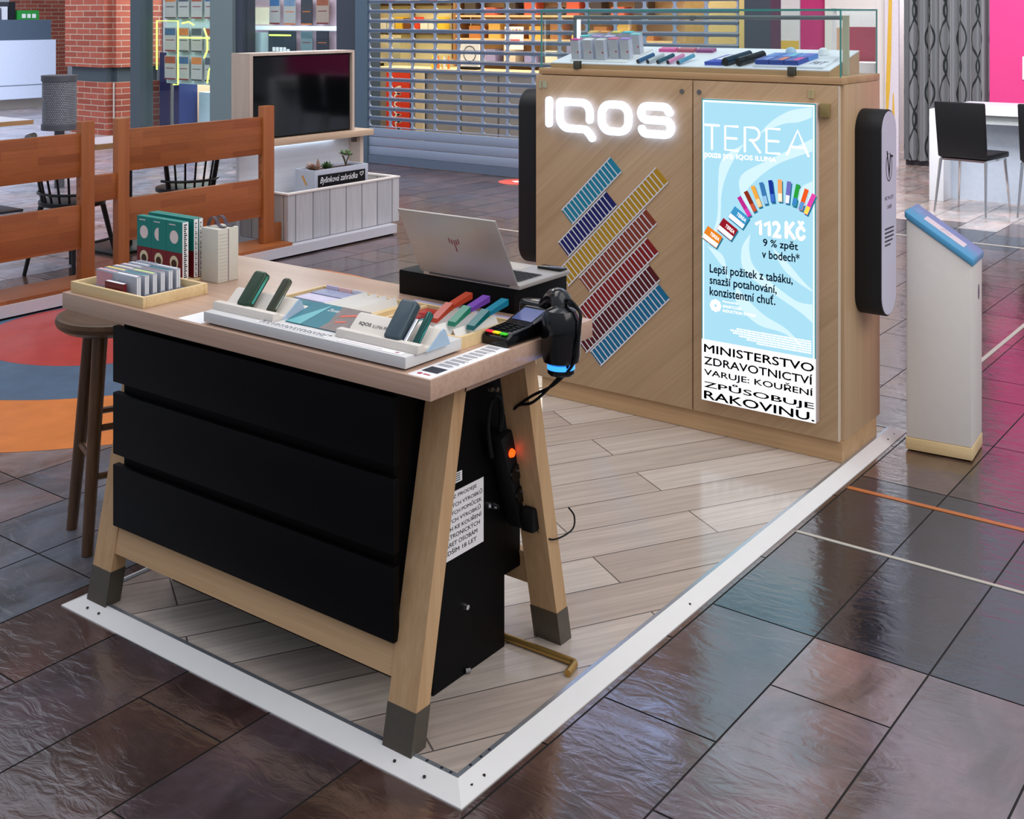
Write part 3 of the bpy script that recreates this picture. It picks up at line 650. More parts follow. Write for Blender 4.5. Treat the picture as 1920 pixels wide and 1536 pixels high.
# --- right rear tray with colour boxes and sticks
t3 = thing('pine_tray', 'pine tray behind the white slab with red and teal packs at the table\'s right', 'tray', (-.34, .33, ZT_))
x0, x1, y0, y1 = -.498, -.190, .232, .430
obj('rim', G().box(x0, x1, y0, y0 + .008, ZT_, .868).box(x0, x1, y1 - .008, y1, ZT_, .868).box(x0, x0 + .010, y0 + .0082, y1 - .0082, ZT_, .868).box(x1 - .008, x1, y0 + .0082, y1 - .0082, ZT_, .868).box(-.462, -.452, y0 + .0082, y1 - .0082, ZT_, .866), PINE, t3)
obj('tray_floor', G().box(x0 + .0102, -.4622, y0 + .0082, y1 - .0082, ZT_, .846).box(-.4518, x1 - .0082, y0 + .0082, y1 - .0082, ZT_, .846), PAPER, t3)
for i, (n_, c_, a, b) in enumerate((('crimson', (150, 32, 40), (-.448, -.395), (.25, .36)), ('teal', (20, 104, 104), (-.39, -.345), (.30, .415)), ('scarlet', (176, 44, 40), (-.448, -.40), (.365, .415)))):
    solo('flat_pack', G().box(a[0], a[1], b[0], b[1], .8462, .862), M('pack_' + n_, c_, .35), 'flat %s pack lying in the right pine tray' % n_, 'pack', (a[0], b[0], .846), 'flat packs in the right tray', bevel=.001)
for i, x in enumerate((-.335, -.280, -.224)):
    prism(x, .246, .405, 'white triangular prism under the %s stick in the right tray' % ('orange', 'green and purple', 'teal')[i], 'white prisms in the right tray', None, z=.8464, w=.034, h=.032)
sc = [('orange', [(168, 54, 28), (170, 58, 32)]), ('green and purple', [(24, 120, 94), (108, 64, 156)]), ('teal', [(8, 96, 98), (12, 116, 140)])]
for i, (n_, cc) in enumerate(sc):
    x = (-.316, -.262, -.206)[i]
    t = thing('colour_pack', 'slanted %s pack propped over the white prisms' % n_, 'pack', (x, .33, .868), 0, 'slanted colour packs')
    for k in range(2):
        ya, yb = (.285, .345) if k == 0 else (.345, .42); za, zb = (.872, .893) if k == 0 else (.893, .9035)
        obj('front_half' if k == 0 else 'rear_half', G().hexa([(x - .011, ya, za), (x + .011, ya, za), (x + .011, yb, zb), (x - .011, yb, zb)], [(x - .011, ya + .003, za + .010), (x + .011, ya + .003, za + .010), (x + .011, yb, zb + .015), (x - .011, yb, zb + .015)]), M('cp_%s_%d' % (n_[:4].strip(), k), cc[k], .3), t)
solo('leaflet', G().box(-.575, -.13, .452, .520, ZT_, .8445), M('leaflet_lilac', (206, 198, 226), .4), 'pale lilac leaflet stack lying in front of the black laptop riser', 'leaflet', (-.35, .48, ZT_))
# --- info sheet along right edge
ins = thing('info_sheet', 'white information sheet with black heading along the table\'s right edge', 'paper', (-.135, .16, ZT_))
obj('sheet', G().box(-.168, -.104, .026, .305, ZT_, .8407), PAPER, ins)
obj('heading_block', G().box(-.160, -.116, .062, .098, .8408, .8410), M('heading_navy', (34, 36, 52), .5), ins)
obj('logo', G().prism([(-.150 + .006 * math.cos(t), .046 + .006 * math.sin(t)) for t in [k * math.pi / 6 for k in range(12)]], 'z', .8408, .8410).box(-.14, -.122, .043, .049, .8408, .8410), M('logo_red', (176, 30, 48), .5), ins)
g = G()
for i in range(9):
    y = .112 + i * .021
    for r in range(3): g.box(-.158, -.115 - random.uniform(0, .01), y + r * .0052, y + r * .0052 + .0028, .8408, .8410)
obj('print', g, M('print_grey', (130, 130, 136), .6), ins)
# --- card terminal
pt = thing('card_terminal', 'black card payment terminal on the table\'s right edge', 'card terminal', (-.146, .40, ZT_), R(-3))
def L2(g): return g
g = G().prism([(-.095, 0), (.095, 0), (.095, .052), (.065, .058), (-.01, .034), (-.075, .030), (-.095, .020)], 'x', -.039, .039)
obj('case', g, BLACKG, pt, bevel=.005, local=True, seg=3)
def onslope(u, y, k=0):
    z = (.034 + (y + .01) * .32) if y > -.01 else (.0305 + (y + .075) * .054)
    return (u, y, z + .0008 + k)
obj('screen', G().poly([onslope(-.030, .004), onslope(.030, .004), onslope(.030, .055), onslope(-.030, .055)]), M('terminal_screen', (70, 80, 124), .1, emit=.15, ecol=(110, 120, 190)), pt, local=True)
obj('side_band', G().hexa([(.0392, .0, .036), (.0402, .0, .036), (.0402, .085, .050), (.0392, .085, .050)], [(.0392, .0, .042), (.0402, .0, .042), (.0402, .085, .056), (.0392, .085, .056)]), M('terminal_grey', (150, 150, 160), .35), pt, local=True)
for r in range(4):
    for c in range(3):
        a = onslope(-.022 + c * .022, -.022 - r * .0135); obj('key', G().box(a[0] - .007, a[0] + .007, a[1] - .004, a[1] + .004, a[2] - .001, a[2] + .0015), BLACKM, pt, local=True)
for i, (n_, c_) in enumerate((('red', (240, 40, 60)), ('yellow', (250, 220, 20)), ('green', (60, 200, 40)))):
    obj('coloured_key', G().box(-.030 + i * .021, -.012 + i * .021, -.0905, -.0800, .0255, .0285).xf(Matrix.Translation((0, 0, .002))), M('key_' + n_, c_, .4, emit=.3), pt, local=True, label=n_ + ' key')
# --- riser and laptop
rs = thing('laptop_riser', 'black riser box under the laptop at the back of the table', 'riser', (-.478, .68, ZT_))
obj('box', G().box(-.672, -.284, .561, .80, ZT_, .9045), BLACK, rs, bevel=.0015)
lt = thing('laptop', 'silver laptop with slatted logo opened away from camera on the black riser', 'laptop', (-.42, .66, .9047))
SIL = M('laptop_silver', (176, 171, 166), .42, .55, var=.04, vscale=200)
obj('base', G().box(-.582, -.262, .556, .782, .9048, .9168), SIL, lt, bevel=.003)
kb = obj('keyboard', G().box(-.560, -.284, .585, .690, .9169, .9174), M('keyboard_well', (120, 122, 128), .5), lt)
for r in range(5):
    for c in range(13):
        if c in (0, 4, 8): pass
        obj('key', G().box(-.557 + c * .0209, -.5385 + c * .0209, .588 + r * .0204, .6055 + r * .0204, .9175, .9186), BLACKM, kb)
obj('touchpad', G().box(-.47, -.37, .705, .768, .9169, .9172), M('pad_silver', (170, 168, 166), .3, .6), lt)
ax = Vector((0, -.092, .174)).normalized(); nn = Vector((0, ax.z, -ax.y)); Lh = .200
def LP(u, v, k): return Vector((-.582 + u, .552, .9185)) + ax * v - nn * k
def slab(u0, u1, v0, v1, k0, k1): return G().hexa([LP(u0, v0, k0), LP(u1, v0, k0), LP(u1, v0, k1), LP(u0, v0, k1)], [LP(u0, v1, k0), LP(u1, v1, k0), LP(u1, v1, k1), LP(u0, v1, k1)])
lid = obj('lid', slab(0, .32, 0, Lh, 0, .007), SIL, lt, bevel=.003)
obj('screen', slab(.008, .312, .012, Lh - .006, -.0008, -.0002), M('screen_black', (10, 10, 12), .08), lid)
obj('hinge', G().cyl(LP(.03, -.002, .003), LP(.29, -.002, .003), .005, n=10), M('hinge_dark', (80, 80, 82), .3, .6), lt)
g = G()
for u, v0, v1 in ((.1445, .112, .128), (.152, .108, .124), (.1595, .090, .128), (.167, .108, .124), (.1745, .112, .128)):
    if abs(u - .1595) < .001: v0, v1 = .086, .122
    g.hexa([LP(u - .0016, v0, .0072), LP(u + .0012, v0, .0072), LP(u + .0012, v0, .0076), LP(u - .0016, v0, .0076)], [LP(u - .0006, v1, .0072), LP(u + .0022, v1, .0072), LP(u + .0022, v1, .0076), LP(u - .0006, v1, .0076)])
obj('logo', g, M('logo_wine', (140, 48, 66), .3, .3), lid)
ph = thing('smartphone', 'black phone lying on the right rear corner of the laptop', 'phone', (-.31, .745, .917))
obj('body', G().box(-.345, -.270, .748, .781, .9170, .9235), BLACKG, ph, bevel=.002)
# --- black scanner holder at the table end
sh = thing('scanner_holder', 'glossy black rounded holder with blue lit ring clamped at the table\'s right end', 'scanner holder', (-.10, .48, ZT_))
obj('body', G().prism(rrect(.15, .052, .022, 6, -.165, .532), 'z', ZT_ + .0002, .896), BLACKG, sh, bevel=.010, seg=3)
obj('arm', G().tube(smooth_pts([(-.15, .52, .886), (-.115, .500, .915), (-.075, .465, .922), (-.052, .442, .885)]), .026, 14), BLACKG, sh, smooth=True)
obj('cup', G().lathe([(.01, .7885), (.034, .789), (.042, .794), (.0455, .81), (.0465, .86), (.044, .893), (.034, .912), (.018, .920), (.004, .921)], -.052, .432, 28), BLACKG, sh, smooth=True)
obj('lit_ring', G().lathe([(.0300, .7765), (.0325, .7765), (.0325, .7883), (.0300, .7883)], -.052, .432, 28), M('ring_blue', (40, 130, 240), .2, emit=1.6, ecol=(50, 140, 255)), sh, smooth=True)
obj('foot', G().lathe([(.004, .762), (.029, .763), (.032, .767), (.032, .7762), (.004, .7763)], -.052, .432, 28), BLACKG, sh, smooth=True)
cb = thing('cable_pair', 'pair of black cables drooping from the scanner holder to the drawer unit', 'cable', (-.05, .45, .75))
for k in range(2):
    e = k * .010
    obj('cable', G().tube(smooth_pts([(-.06, .455, .9235), (-.034, .441, .936 - e), (-.006, .441, .912), (-.001, .434, .882), (-.001 - e * .3, .425, .84), (-.010 - e, .418, .795), (-.06 - e, .415, .741 - e * .6), (-.13, .427, .699 - e * 1.6), (-.20, .465, .652), (-.256, .50, .607)]), .0036), BLACKM, cb)

# ================================================================== DISPLAY CABINET
kb_ = thing('display_cabinet', 'tall oak veneer cabinet with two doors and coloured stripe artwork', 'cabinet', (-.71, 2.37, .0215))
obj('body', G().box(-1.366, -.055, 2.2015, 2.563, .096, 1.350), OAK_SIDE, kb_, bevel=.001)
obj('plinth', G().box(-1.345, -.058, 2.192, 2.535, .0225, .0958), OAK_RAIL, kb_)
obj('top_board', G().box(-1.358, -.055, 2.186, 2.563, 1.3515, 1.376), OAK_RAIL, kb_, bevel=.001)
dl = obj('door', G().box(-1.368, -.6415, 2.180, 2.2000, .098, 1.3475), OAK_DIAG, kb_, bevel=.001)
dr = obj('door', G().box(-.6365, -.069, 2.180, 2.2000, .098, 1.3475), OAK_DIAG, kb_, bevel=.001)
obj('lock', G().cyl((-.684, 2.1795, 1.305), (-.684, 2.176, 1.305), .009, n=16), STEEL, dl)
obj('lock', G().cyl((-.611, 2.1795, 1.305), (-.611, 2.176, 1.305), .009, n=16), STEEL, dr)
obj('edge_strip', G().box(-.0685, -.0655, 2.180, 2.2, .098, 1.3475), M('edge_band', (214, 198, 176), .5), dr)
CLIP = M('clip_olive', (150, 132, 84), .45, .2)
obj('clip', G().box(-.128, -.094, 2.1600, 2.1795, 1.235, 1.285), CLIP, dr, bevel=.003)
obj('clip_tab', G().box(-.178, -.154, 2.1765, 2.1795, 1.300, 1.330).box(-.160, -.154, 2.170, 2.1765, 1.300, 1.330), M('clip_beige', (186, 170, 128), .45), dr)
obj('clip_tab', G().box(-1.35, -1.340, 2.176, 2.1795, 1.292, 1.323).box(-1.333, -1.312, 2.1775, 2.1795, 1.295, 1.323), M('clip_pale', (176, 176, 146), .45), dl)
# stripe artwork on the left door
def stripe(ax_, az, bx, bz, L, col, nm, pitch=.0215):
    a = Vector((ax_, az)); b = Vector((bx, bz)); d = Vector((-.7071, -.7071)); c = b + d * L; e = a + d * L
    w = (b - a)
    def q(p, y): return (p.x, y, p.y)
    def quad(p0, p1, p2, p3, ya, yb): return G().hexa([q(p, ya) for p in (p0, p1, p2, p3)], [q(p, yb) for p in (p0, p1, p2, p3)])
    s = obj('stripe_panel', quad(a, b, c, e, 2.1795, 2.1770), M('stripe_' + nm, col, .4, var=.04), dl, label='striped %s panel' % nm)
    g = G(); n = int(L / pitch); un = d * (.0045)
    for i in range(1, n + 1):
        p = a + d * (i * L / (n + .5)); r = b + d * (i * L / (n + .5))
        t = quad(p, r, r + un, p + un, 2.1768, 2.1762); g.add(t.v, t.f)
    k = w.normalized() * .005
    for p0, p1, p2, p3 in ((a, a + k, e + k, e), (b - k, b, c, c - k)):
        t = quad(p0, p1, p2, p3, 2.1768, 2.1761); g.add(t.v, t.f)
    obj('white_lines', g, M('line_white', (226, 226, 232), .4), s)
stripe(-1.006, 1.032, -.950, .976, .330, (28, 132, 160), 'teal'); stripe(-1.026, .894, -.972, .840, .325, (20, 28, 100), 'navy')
stripe(-.798, 1.007, -.742, .951, .655, (184, 142, 34), 'mustard'); stripe(-.845, .842, -.791, .788, .437, (134, 58, 40), 'brown')
stripe(-.838, .730, -.784, .676, .452, (132, 24, 24), 'red'); stripe(-.829, .626, -.777, .572, .480, (84, 16, 22), 'maroon'); stripe(-.788, .557, -.735, .504, .442, (16, 108, 150), 'sea blue')
# illuminated sign letters
sg = thing('illuminated_sign', 'glowing white channel-letter sign at the top left of the cabinet front', 'sign', (-1.0, 2.17, 1.18))
LET = M('letter_glow', (255, 255, 255), .4, emit=3.4, ecol=(150, 188, 255))
def letter(pts, closed=False, w=.0300):
    g = G(); stroke(g, pts, w, (0, 2.166, 0), (1, 0, 0), (0, 0, 1), (0, -1, 0), .012, closed); 
    obj('letter', g, LET, sg)
zt, zb = 1.243, 1.136
letter([(-1.288, 1.246), (-1.288, 1.20), (-1.288, 1.15)])
# Q
qp = arc(-1.130, 1.203, .040, 0, 90, 8)
letter([(-1.090, 1.175), (-1.090, 1.185)] + qp + [(-1.20, 1.243)] + arc(-1.227, 1.235, .008, 90, 180, 4) + arc(-1.190, 1.181, .045, 180, 270, 8) + [(-1.12, 1.136), (-1.108, 1.134), (-1.092, 1.120), (-1.078, 1.103)])
def sq(cx, cz, w, h, r): return [(cx + a, cz + b) for a, b in rrect(w, h, r, 7)]
letter(sq(-.972, 1.189, .124, .106, .042), True)
letter([(-.727, 1.222)] + arc(-.757, 1.215, .028, 20, 90, 5) + [(-.80, 1.243)] + arc(-.826, 1.2165, .0265, 90, 270, 10) + [(-.79, 1.190)] + arc(-.748, 1.163, .027, 90, -90, 10) + [(-.80, 1.136)] + arc(-.826, 1.160, .024, 270, 195, 5))
# ------------------------------------------------------------------ lightbox poster
lb = thing('lightbox_poster', 'tall glowing blue lightbox advertisement on the cabinet\'s right door', 'lightbox', (-.36, 2.16, .155))
xa, xb, za, zb = -.583, -.136, .158, 1.283
obj('frame', G().box(xa, xb, 2.1465, 2.1795, za, zb), M('lightbox_frame', (214, 202, 200), .4), lb, bevel=.001)
def pim(name, c, e=1.0, **k):
    # backlit print: the light comes from behind, the sheet itself reflects little
    new = name not in MATS; m = M(name, tuple(v * .25 for v in c), .4, emit=e, ecol=c, var=.03, spec=.2, **k); return m
YF = 2.1462
def pq(pts, y): return G().poly([(x, y, z) for x, z in pts])
zs = .385
obj('blue_field', pq([(xa + .004, zs), (xb - .004, zs), (xb - .004, zb - .004), (xa + .004, zb - .004)], YF), pim('poster_blue', (158, 207, 226), 1.05), lb)
obj('white_field', pq([(xa, za), (xb, za), (xb, zs), (xa, zs)], YF), pim('poster_white', (248, 248, 252), 1.05), lb)
obj('edge_line', pq([(xa, zs), (xa + .004, zs), (xa + .004, zb), (xa, zb)], YF).add([(x, YF, z) for x, z in ((xb - .004, zs), (xb, zs), (xb, zb), (xb - .004, zb))], [(0, 1, 2, 3)]).add([(x, YF, z) for x, z in ((xa + .004, zb - .004), (xb - .004, zb - .004), (xb - .004, zb), (xa + .004, zb))], [(0, 1, 2, 3)]), M('poster_edge', (0, 140, 150), .3, emit=.3, ecol=(0, 150, 160)), lb)
g = G().box(xa + .004, xa + .010, YF - .0003, YF - .0001, zs, zb - .004).box(xb - .010, xb - .004, YF - .0003, YF - .0001, zs, zb - .004).box(xa + .01, xb - .01, YF - .0003, YF - .0001, zb - .012, zb - .004)
obj('bright_edge', g, pim('poster_glow', (236, 248, 250), 1.0), lb)
def swoosh(A, B):
    P = smooth_pts([(a, b, 0) for a, b in A], 10); Q = smooth_pts([(a, b, 0) for a, b in B], 10); g = G()
    n = len(P); vs = [(p.x, YF - .0004, p.y) for p in P] + [(q.x, YF - .0004, q.y) for q in Q]
    return g.add(vs, [(i, i + 1, n + i + 1, n + i) for i in range(n - 1)])
pw = pim('poster_swirl', (198, 226, 237), 1.05)
for A, B in (([(-.35, 1.165), (-.30, 1.215), (-.23, 1.255), (-.15, 1.27)], [(-.35, 1.165), (-.26, 1.205), (-.20, 1.215), (-.15, 1.235)]),
             ([(-.41, 1.125), (-.50, 1.06), (-.515, .96), (-.52, .84), (-.56, .735)], [(-.41, 1.125), (-.47, 1.03), (-.50, .94), (-.51, .82), (-.56, .735)]),
             ([(-.148, 1.16), (-.30, 1.08), (-.42, 1.01), (-.42, .93), (-.37, .87)], [(-.148, 1.115), (-.28, 1.06), (-.37, .99), (-.40, .94), (-.37, .87)]),
             ([(-.148, 1.01), (-.19, .985), (-.205, .95), (-.19, .92)], [(-.148, .93), (-.165, .925), (-.18, .92), (-.19, .92)]),
             ([(-.56, .735), (-.52, .69), (-.49, .655), (-.47, .61)], [(-.56, .735), (-.50, .71), (-.48, .66), (-.47, .61)]),
             ([(-.385, .80), (-.42, .74), (-.41, .66), (-.33, .61), (-.20, .545), (-.148, .51)], [(-.385, .80), (-.39, .74), (-.37, .68), (-.30, .63), (-.21, .58), (-.148, .575)]),
             ([(-.30, .76), (-.26, .69), (-.20, .645), (-.148, .62)], [(-.30, .76), (-.24, .71), (-.19, .66), (-.148, .625)]),
             ([(-.44, .60), (-.44, .54), (-.36, .475), (-.25, .455), (-.17, .405)], [(-.44, .60), (-.40, .56), (-.33, .51), (-.24, .47), (-.17, .405)])):
    obj('swirl_pattern', swoosh(A, B), pw, lb)
def ptext(name, s, x0, z0, x1, z1, m, bold=0.0, y=YF - .0012):
    g = G(); put_text(g, s, (x0, y, z0), X3, Z3, x1 - x0, z1 - z0, bold=bold); obj(name, g, m, lb)
PW = pim('poster_white_ink', (255, 252, 250), 1.15); PN = M('poster_navy_ink', (4, 40, 78), .5, emit=.05, ecol=(0, 60, 110)); PB = M('poster_black_ink', (8, 14, 40), .5)
g = G()
def st(pts): stroke(g, pts, .0085, (0, YF - .0009, 0), (1, 0, 0), (0, 0, 1), (0, -1, 0), .0004)
z0, z1 = 1.098, 1.186
for x in (-.568,): st([(x, z1), (x + .056, z1)]); st([(x + .028, z1), (x + .028, z0)])
for x in (-.486, -.322): st([(x + .050, z1), (x, z1), (x, z0), (x + .050, z0)]); st([(x, (z0 + z1) / 2), (x + .046, (z0 + z1) / 2)])
x = -.407; st([(x, z0), (x, z1), (x + .030, z1)] + arc(x + .034, z1 - .023, .023, 80, -80, 8) + [(x + .02, z1 - .046)]); st([(x + .028, z1 - .048), (x + .060, z0)])
x = -.243; st([(x, z0), (x + .040, z1), (x + .080, z0)]); st([(x + .013, z0 + .028), (x + .067, z0 + .028)])
obj('title_lettering', g, PW, lb)
ptext('lettering', 'pouze pro', -.570, 1.058, -.455, 1.082, PW, .025); ptext('lettering', 'IQOS ILUMA', -.440, 1.064, -.285, 1.084, PW, .03)
for x_ in (-.345, -.311):
    g = G(); stroke(g, [(x_ - .016, .838), (x_, .848), (x_, .830), (x_, .804)], .012, (0, YF - .0009, 0), (1, 0, 0), (0, 0, 1), (0, -1, 0), .0004)
    obj('lettering', g, PW, lb)
ptext('lettering', '2', -.298, .798, -.267, .853, PW, .04); ptext('lettering', 'Kč', -.249, .799, -.176, .862, PW, .05); ptext('lettering', '9 % zpět', -.335, .752, -.202, .789, PN, .02); ptext('lettering', 'v bodech*', -.339, .717, -.196, .748, PN, .02)
ptext('lettering', 'Lepší požitek z tabáku,', -.549, .628, -.222, .668, PN, .02); ptext('lettering', 'snazší potahování,', -.549, .586, -.283, .625, PN, .02); ptext('lettering', 'konzistentní chuť.', -.549, .553, -.288, .589, PN, .02)
g = G()
for k in range(8):
    a = k * math.pi / 4; g.poly([(-.525 + .0145 * math.cos(a) + .0095 * math.cos(t), YF - .0012, .517 + .0145 * math.sin(a) + .0095 * math.sin(t)) for t in [q * math.pi / 5 for q in range(10)]])
obj('logo_mark', g, PW, lb)
for i, s in enumerate(('Powered by', 'SMARTCORE', 'INDUCTION SYSTEM')): ptext('lettering', s, -.495, .531 - i * .0165, (-.435, -.42, -.365)[i], .541 - i * .0165, PW, .02)
g = G(); rf = random.Random(3)
for i, x in enumerate((-.44, -.465, -.455, -.43, -.40, -.36)):
    x0 = x
    while x0 < -.155:
        w_ = min(rf.uniform(.006, .022), -.152 - x0); g.box(x0, x0 + w_, YF - .0012, YF - .0009, .4415 - i * .0082, .4465 - i * .0082); x0 += w_ + .0022
obj('fine_print', g, PW, lb)
for i, (s, w) in enumerate((('MINISTERSTVO', -.143), ('ZDRAVOTNICTVÍ', -.148), ('VARUJE: KOUŘENÍ', -.146), ('ZPŮSOBUJE', -.143), ('RAKOVINU.', -.141))):
    zz = (.3375, .292, .246, .201, .164)[i]; ptext('warning_lettering', s, -.572, zz, w, zz + (.030, .036, .036, .036, .030)[i], PB, .018)
# fan of packs printed on the poster
cols = [((232, 130, 30), 1), ((150, 20, 34), 1), ((60, 150, 200), 1), ((190, 40, 140), 0), ((140, 44, 24), 0), ((240, 170, 70), 0), ((60, 120, 180), 0), ((20, 50, 150), 0), ((244, 170, 100), 0), ((110, 110, 190), 0), ((40, 160, 60), 0), ((240, 90, 30), 0), ((230, 70, 170), 0)]
low = [(255, 250, 244), (255, 250, 250), (250, 252, 255), (214, 60, 170), (200, 90, 60), (250, 210, 150), (150, 196, 230), (60, 110, 200), (255, 236, 214), (236, 240, 255), (60, 130, 200), (90, 150, 210), (250, 220, 80)]
pp = [(-.540, .770, -30), (-.478, .805, -33), (-.432, .853, -33), (-.409, .896, 33), (-.385, .917, 29), (-.361, .937, 23), (-.333, .951, 15), (-.302, .961, 8), (-.270, .966, 1), (-.239, .962, -6), (-.209, .955, -12), (-.181, .942, -18), (-.158, .928, -24)]
for i, ((x, z, an), (c, wide), lo) in enumerate(zip(pp, cols, low)):
    a = R(an); ux = Vector((math.cos(a), 0, math.sin(a))); uz = Vector((-math.sin(a), 0, math.cos(a))); o = Vector((x, YF - .001, z))
    w, h = ((.070, .052) if wide else (.0165, .080))
    def qd(u0, u1, v0, v1, k=0): return [o + ux * u + uz * v + Vector((0, -k, 0)) for u, v in ((u0, v0), (u1, v0), (u1, v1), (u0, v1))]
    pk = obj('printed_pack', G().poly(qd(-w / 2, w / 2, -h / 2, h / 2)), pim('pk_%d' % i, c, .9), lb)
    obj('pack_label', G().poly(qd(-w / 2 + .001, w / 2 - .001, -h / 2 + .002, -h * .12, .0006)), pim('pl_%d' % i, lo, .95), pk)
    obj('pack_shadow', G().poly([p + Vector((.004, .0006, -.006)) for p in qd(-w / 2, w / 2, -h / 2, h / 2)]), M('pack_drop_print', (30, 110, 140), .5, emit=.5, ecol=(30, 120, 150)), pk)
    if wide:
        t = G(); put_text(t, 'TEREA', o + ux * (-w * .18) + uz * (h * .05) + Vector((0, -.0008, 0)), ux, uz, w * .6, h * .24, bold=.02); obj('pack_lettering', t, PW, pk)
# ------------------------------------------------------------------ glass showcase on top
sc_ = thing('glass_showcase', 'glass display case standing on top of the oak cabinet', 'showcase', (-.71, 2.37, 1.376))
gx0, gx1, gy0, gy1, gz0, gz1 = -1.352, -.062, 2.192, 2.556, 1.3765, 1.612
PT = .005
def pane(x0, x1, y0, y1, z0, z1):
    p = obj('pane', G().box(x0, x1, y0, y1, z0, z1), GLASS, sc_); return p
pane(gx0, gx1, gy0, gy0 + PT, gz0, gz1); pane(gx0, gx1, gy1 - PT, gy1, gz0, gz1); pane(gx0, gx0 + PT, gy0 + PT, gy1 - PT, gz0, gz1); pane(gx1 - PT, gx1, gy0 + PT, gy1 - PT, gz0, gz1); pane(gx0, gx1, gy0, gy1, gz1, gz1 + PT)
ew = .004
g = G().box(gx0, gx1, gy0 - .0005, gy0 + .003, gz1 - .001, gz1 + PT + .001).box(gx0, gx1, gy1 - .003, gy1 + .0005, gz1 - .001, gz1 + PT + .001).box(gx1 - .003, gx1 + .0005, gy0, gy1, gz1 - .001, gz1 + PT + .001).box(gx0 - .0005, gx0 + .003, gy0, gy1, gz1 - .001, gz1 + PT + .001)
for x in (gx0, gx1 - ew):
    for y in (gy0, gy1 - ew): g.box(x - .0004, x + ew + .0004, y - .0004, y + ew + .0004, gz0, gz1)
obj('pane_edge', g, GEDGE, sc_)
obj('light_bar', G().box(-1.285, -.112, 2.335, 2.352, 1.578, 1.594), M('bar_metal', (138, 146, 148), .35, .7), sc_, bevel=.003)
obj('bar_post', G().box(-1.285, -1.268, 2.335, 2.352, 1.397, 1.577), M('bar_metal'), sc_); obj('bar_post', G().box(-.112, -.092, 2.335, 2.352, 1.377, 1.594), M('post_beige', (186, 184, 150), .4), sc_)
obj('led_strip', G().box(-1.267, -1.258, 2.337, 2.350, 1.402, 1.575), M('led_white', (240, 246, 255), .4, emit=3.0, ecol=(225, 236, 255)), sc_)
obj('bar_knob', G().cyl((-.72, 2.334, 1.583), (-.72, 2.325, 1.583), .011, n=16), STEEL, sc_)
for x in (-1.17, -.245): obj('glass_clip', G().box(x - .013, x + .013, 2.180, 2.1915, 1.3765, 1.409).box(x - .013, x + .013, 2.1975, 2.204, 1.3765, 1.409), M('clip_metal', (92, 92, 82), .3, .6), sc_, bevel=.001)
tr_ = thing('display_plinth', 'stepped wooden tray with white top inside the glass showcase', 'tray', (-.72, 2.38, 1.376))
obj('board', G().prism([(2.226, 1.3765), (2.52, 1.3765), (2.52, 1.458), (2.226, 1.3938)], 'x', -1.325, -.118), OAK_RAIL, tr_)
obj('white_top', G().prism([(2.226, 1.3942), (2.52, 1.4584), (2.52, 1.4622), (2.226, 1.398)], 'x', -1.325, -.118), M('tray_white', (236, 238, 246), .4, var=.02), tr_)
_before = set(COL.objects)
zz = 1.3982
st_ = solo('pack_stand', G().box(-1.245, -.975, 2.250, 2.47, zz, 1.403), WHITE, 'thin white stand under the clear packs in the glass showcase', 'stand', (-1.1, 2.36, zz), bevel=.001)
CP = M('clear_pack_body', (214, 216, 232), .12, alpha=.8, var=.04)
tc = [('magenta', (206, 60, 140)), ('white', (236, 236, 240)), ('silver', (214, 214, 220)), ('rose', (226, 110, 150)), ('violet', (170, 140, 210)), ('turquoise', (90, 200, 200)), ('lilac', (190, 160, 216)), ('lavender', (206, 196, 230)), ('amber', (240, 190, 90)), ('orange', (240, 160, 70)), ('yellow', (240, 220, 80)), ('cyan', (80, 200, 220)), ('aqua', (150, 226, 230))]
spots = [(-1.222, 2.262), (-1.162, 2.262), (-1.102, 2.262), (-1.052, 2.285), (-.998, 2.285), (-1.215, 2.325), (-1.155, 2.325), (-1.097, 2.325), (-1.222, 2.40), (-1.168, 2.40), (-1.108, 2.40), (-1.052, 2.40), (-.998, 2.37)]
for (x, y), (n_, c_) in zip(spots, tc):
    rowname = 'front' if y < 2.30 else ('middle' if y < 2.36 else 'rear')
    t = thing('clear_pack', 'clear upright pack with %s top in the %s row of the glass showcase' % (n_, rowname), 'pack', (x, y, 1.403), 0, 'clear packs in the glass showcase')
    lean = .010
    b_ = [(x - .021, y, 1.4032), (x + .021, y, 1.4032), (x + .021, y + .030, 1.4032), (x - .021, y + .030, 1.4032)]
    t_ = [(p[0] - .004, p[1] + lean, 1.482) for p in b_]
    bo = obj('body', G().hexa(b_, t_), CP, t)
    obj('top_band', G().hexa([(p[0], p[1], 1.4823) for p in t_], [(p[0], p[1], 1.4855) for p in t_]), M('tb_' + n_, c_, .4), t)
    def fp(u, v): return (x + u - .004 * v, y + lean * v - .0007, 1.4032 + .0788 * v)
    obj('front_card', G().poly([fp(-.018, .06), fp(.018, .06), fp(.018, .96), fp(-.018, .96)]), M('pack_card_grey', (192, 190, 196), .5, var=.1), t)
    obj('mark', G().poly([(p[0], p[1] - .0005, p[2]) for p in (fp(.010, .36), fp(.017, .36), fp(.017, .44), fp(.010, .44))]), M('pack_mark_red', (190, 50, 60), .5), t)
sk = [('blue', (50, 96, 140)), ('silver', (196, 200, 206)), ('dark teal', (40, 90, 110)), ('pink', (230, 150, 190)), ('sky blue', (96, 160, 190))]
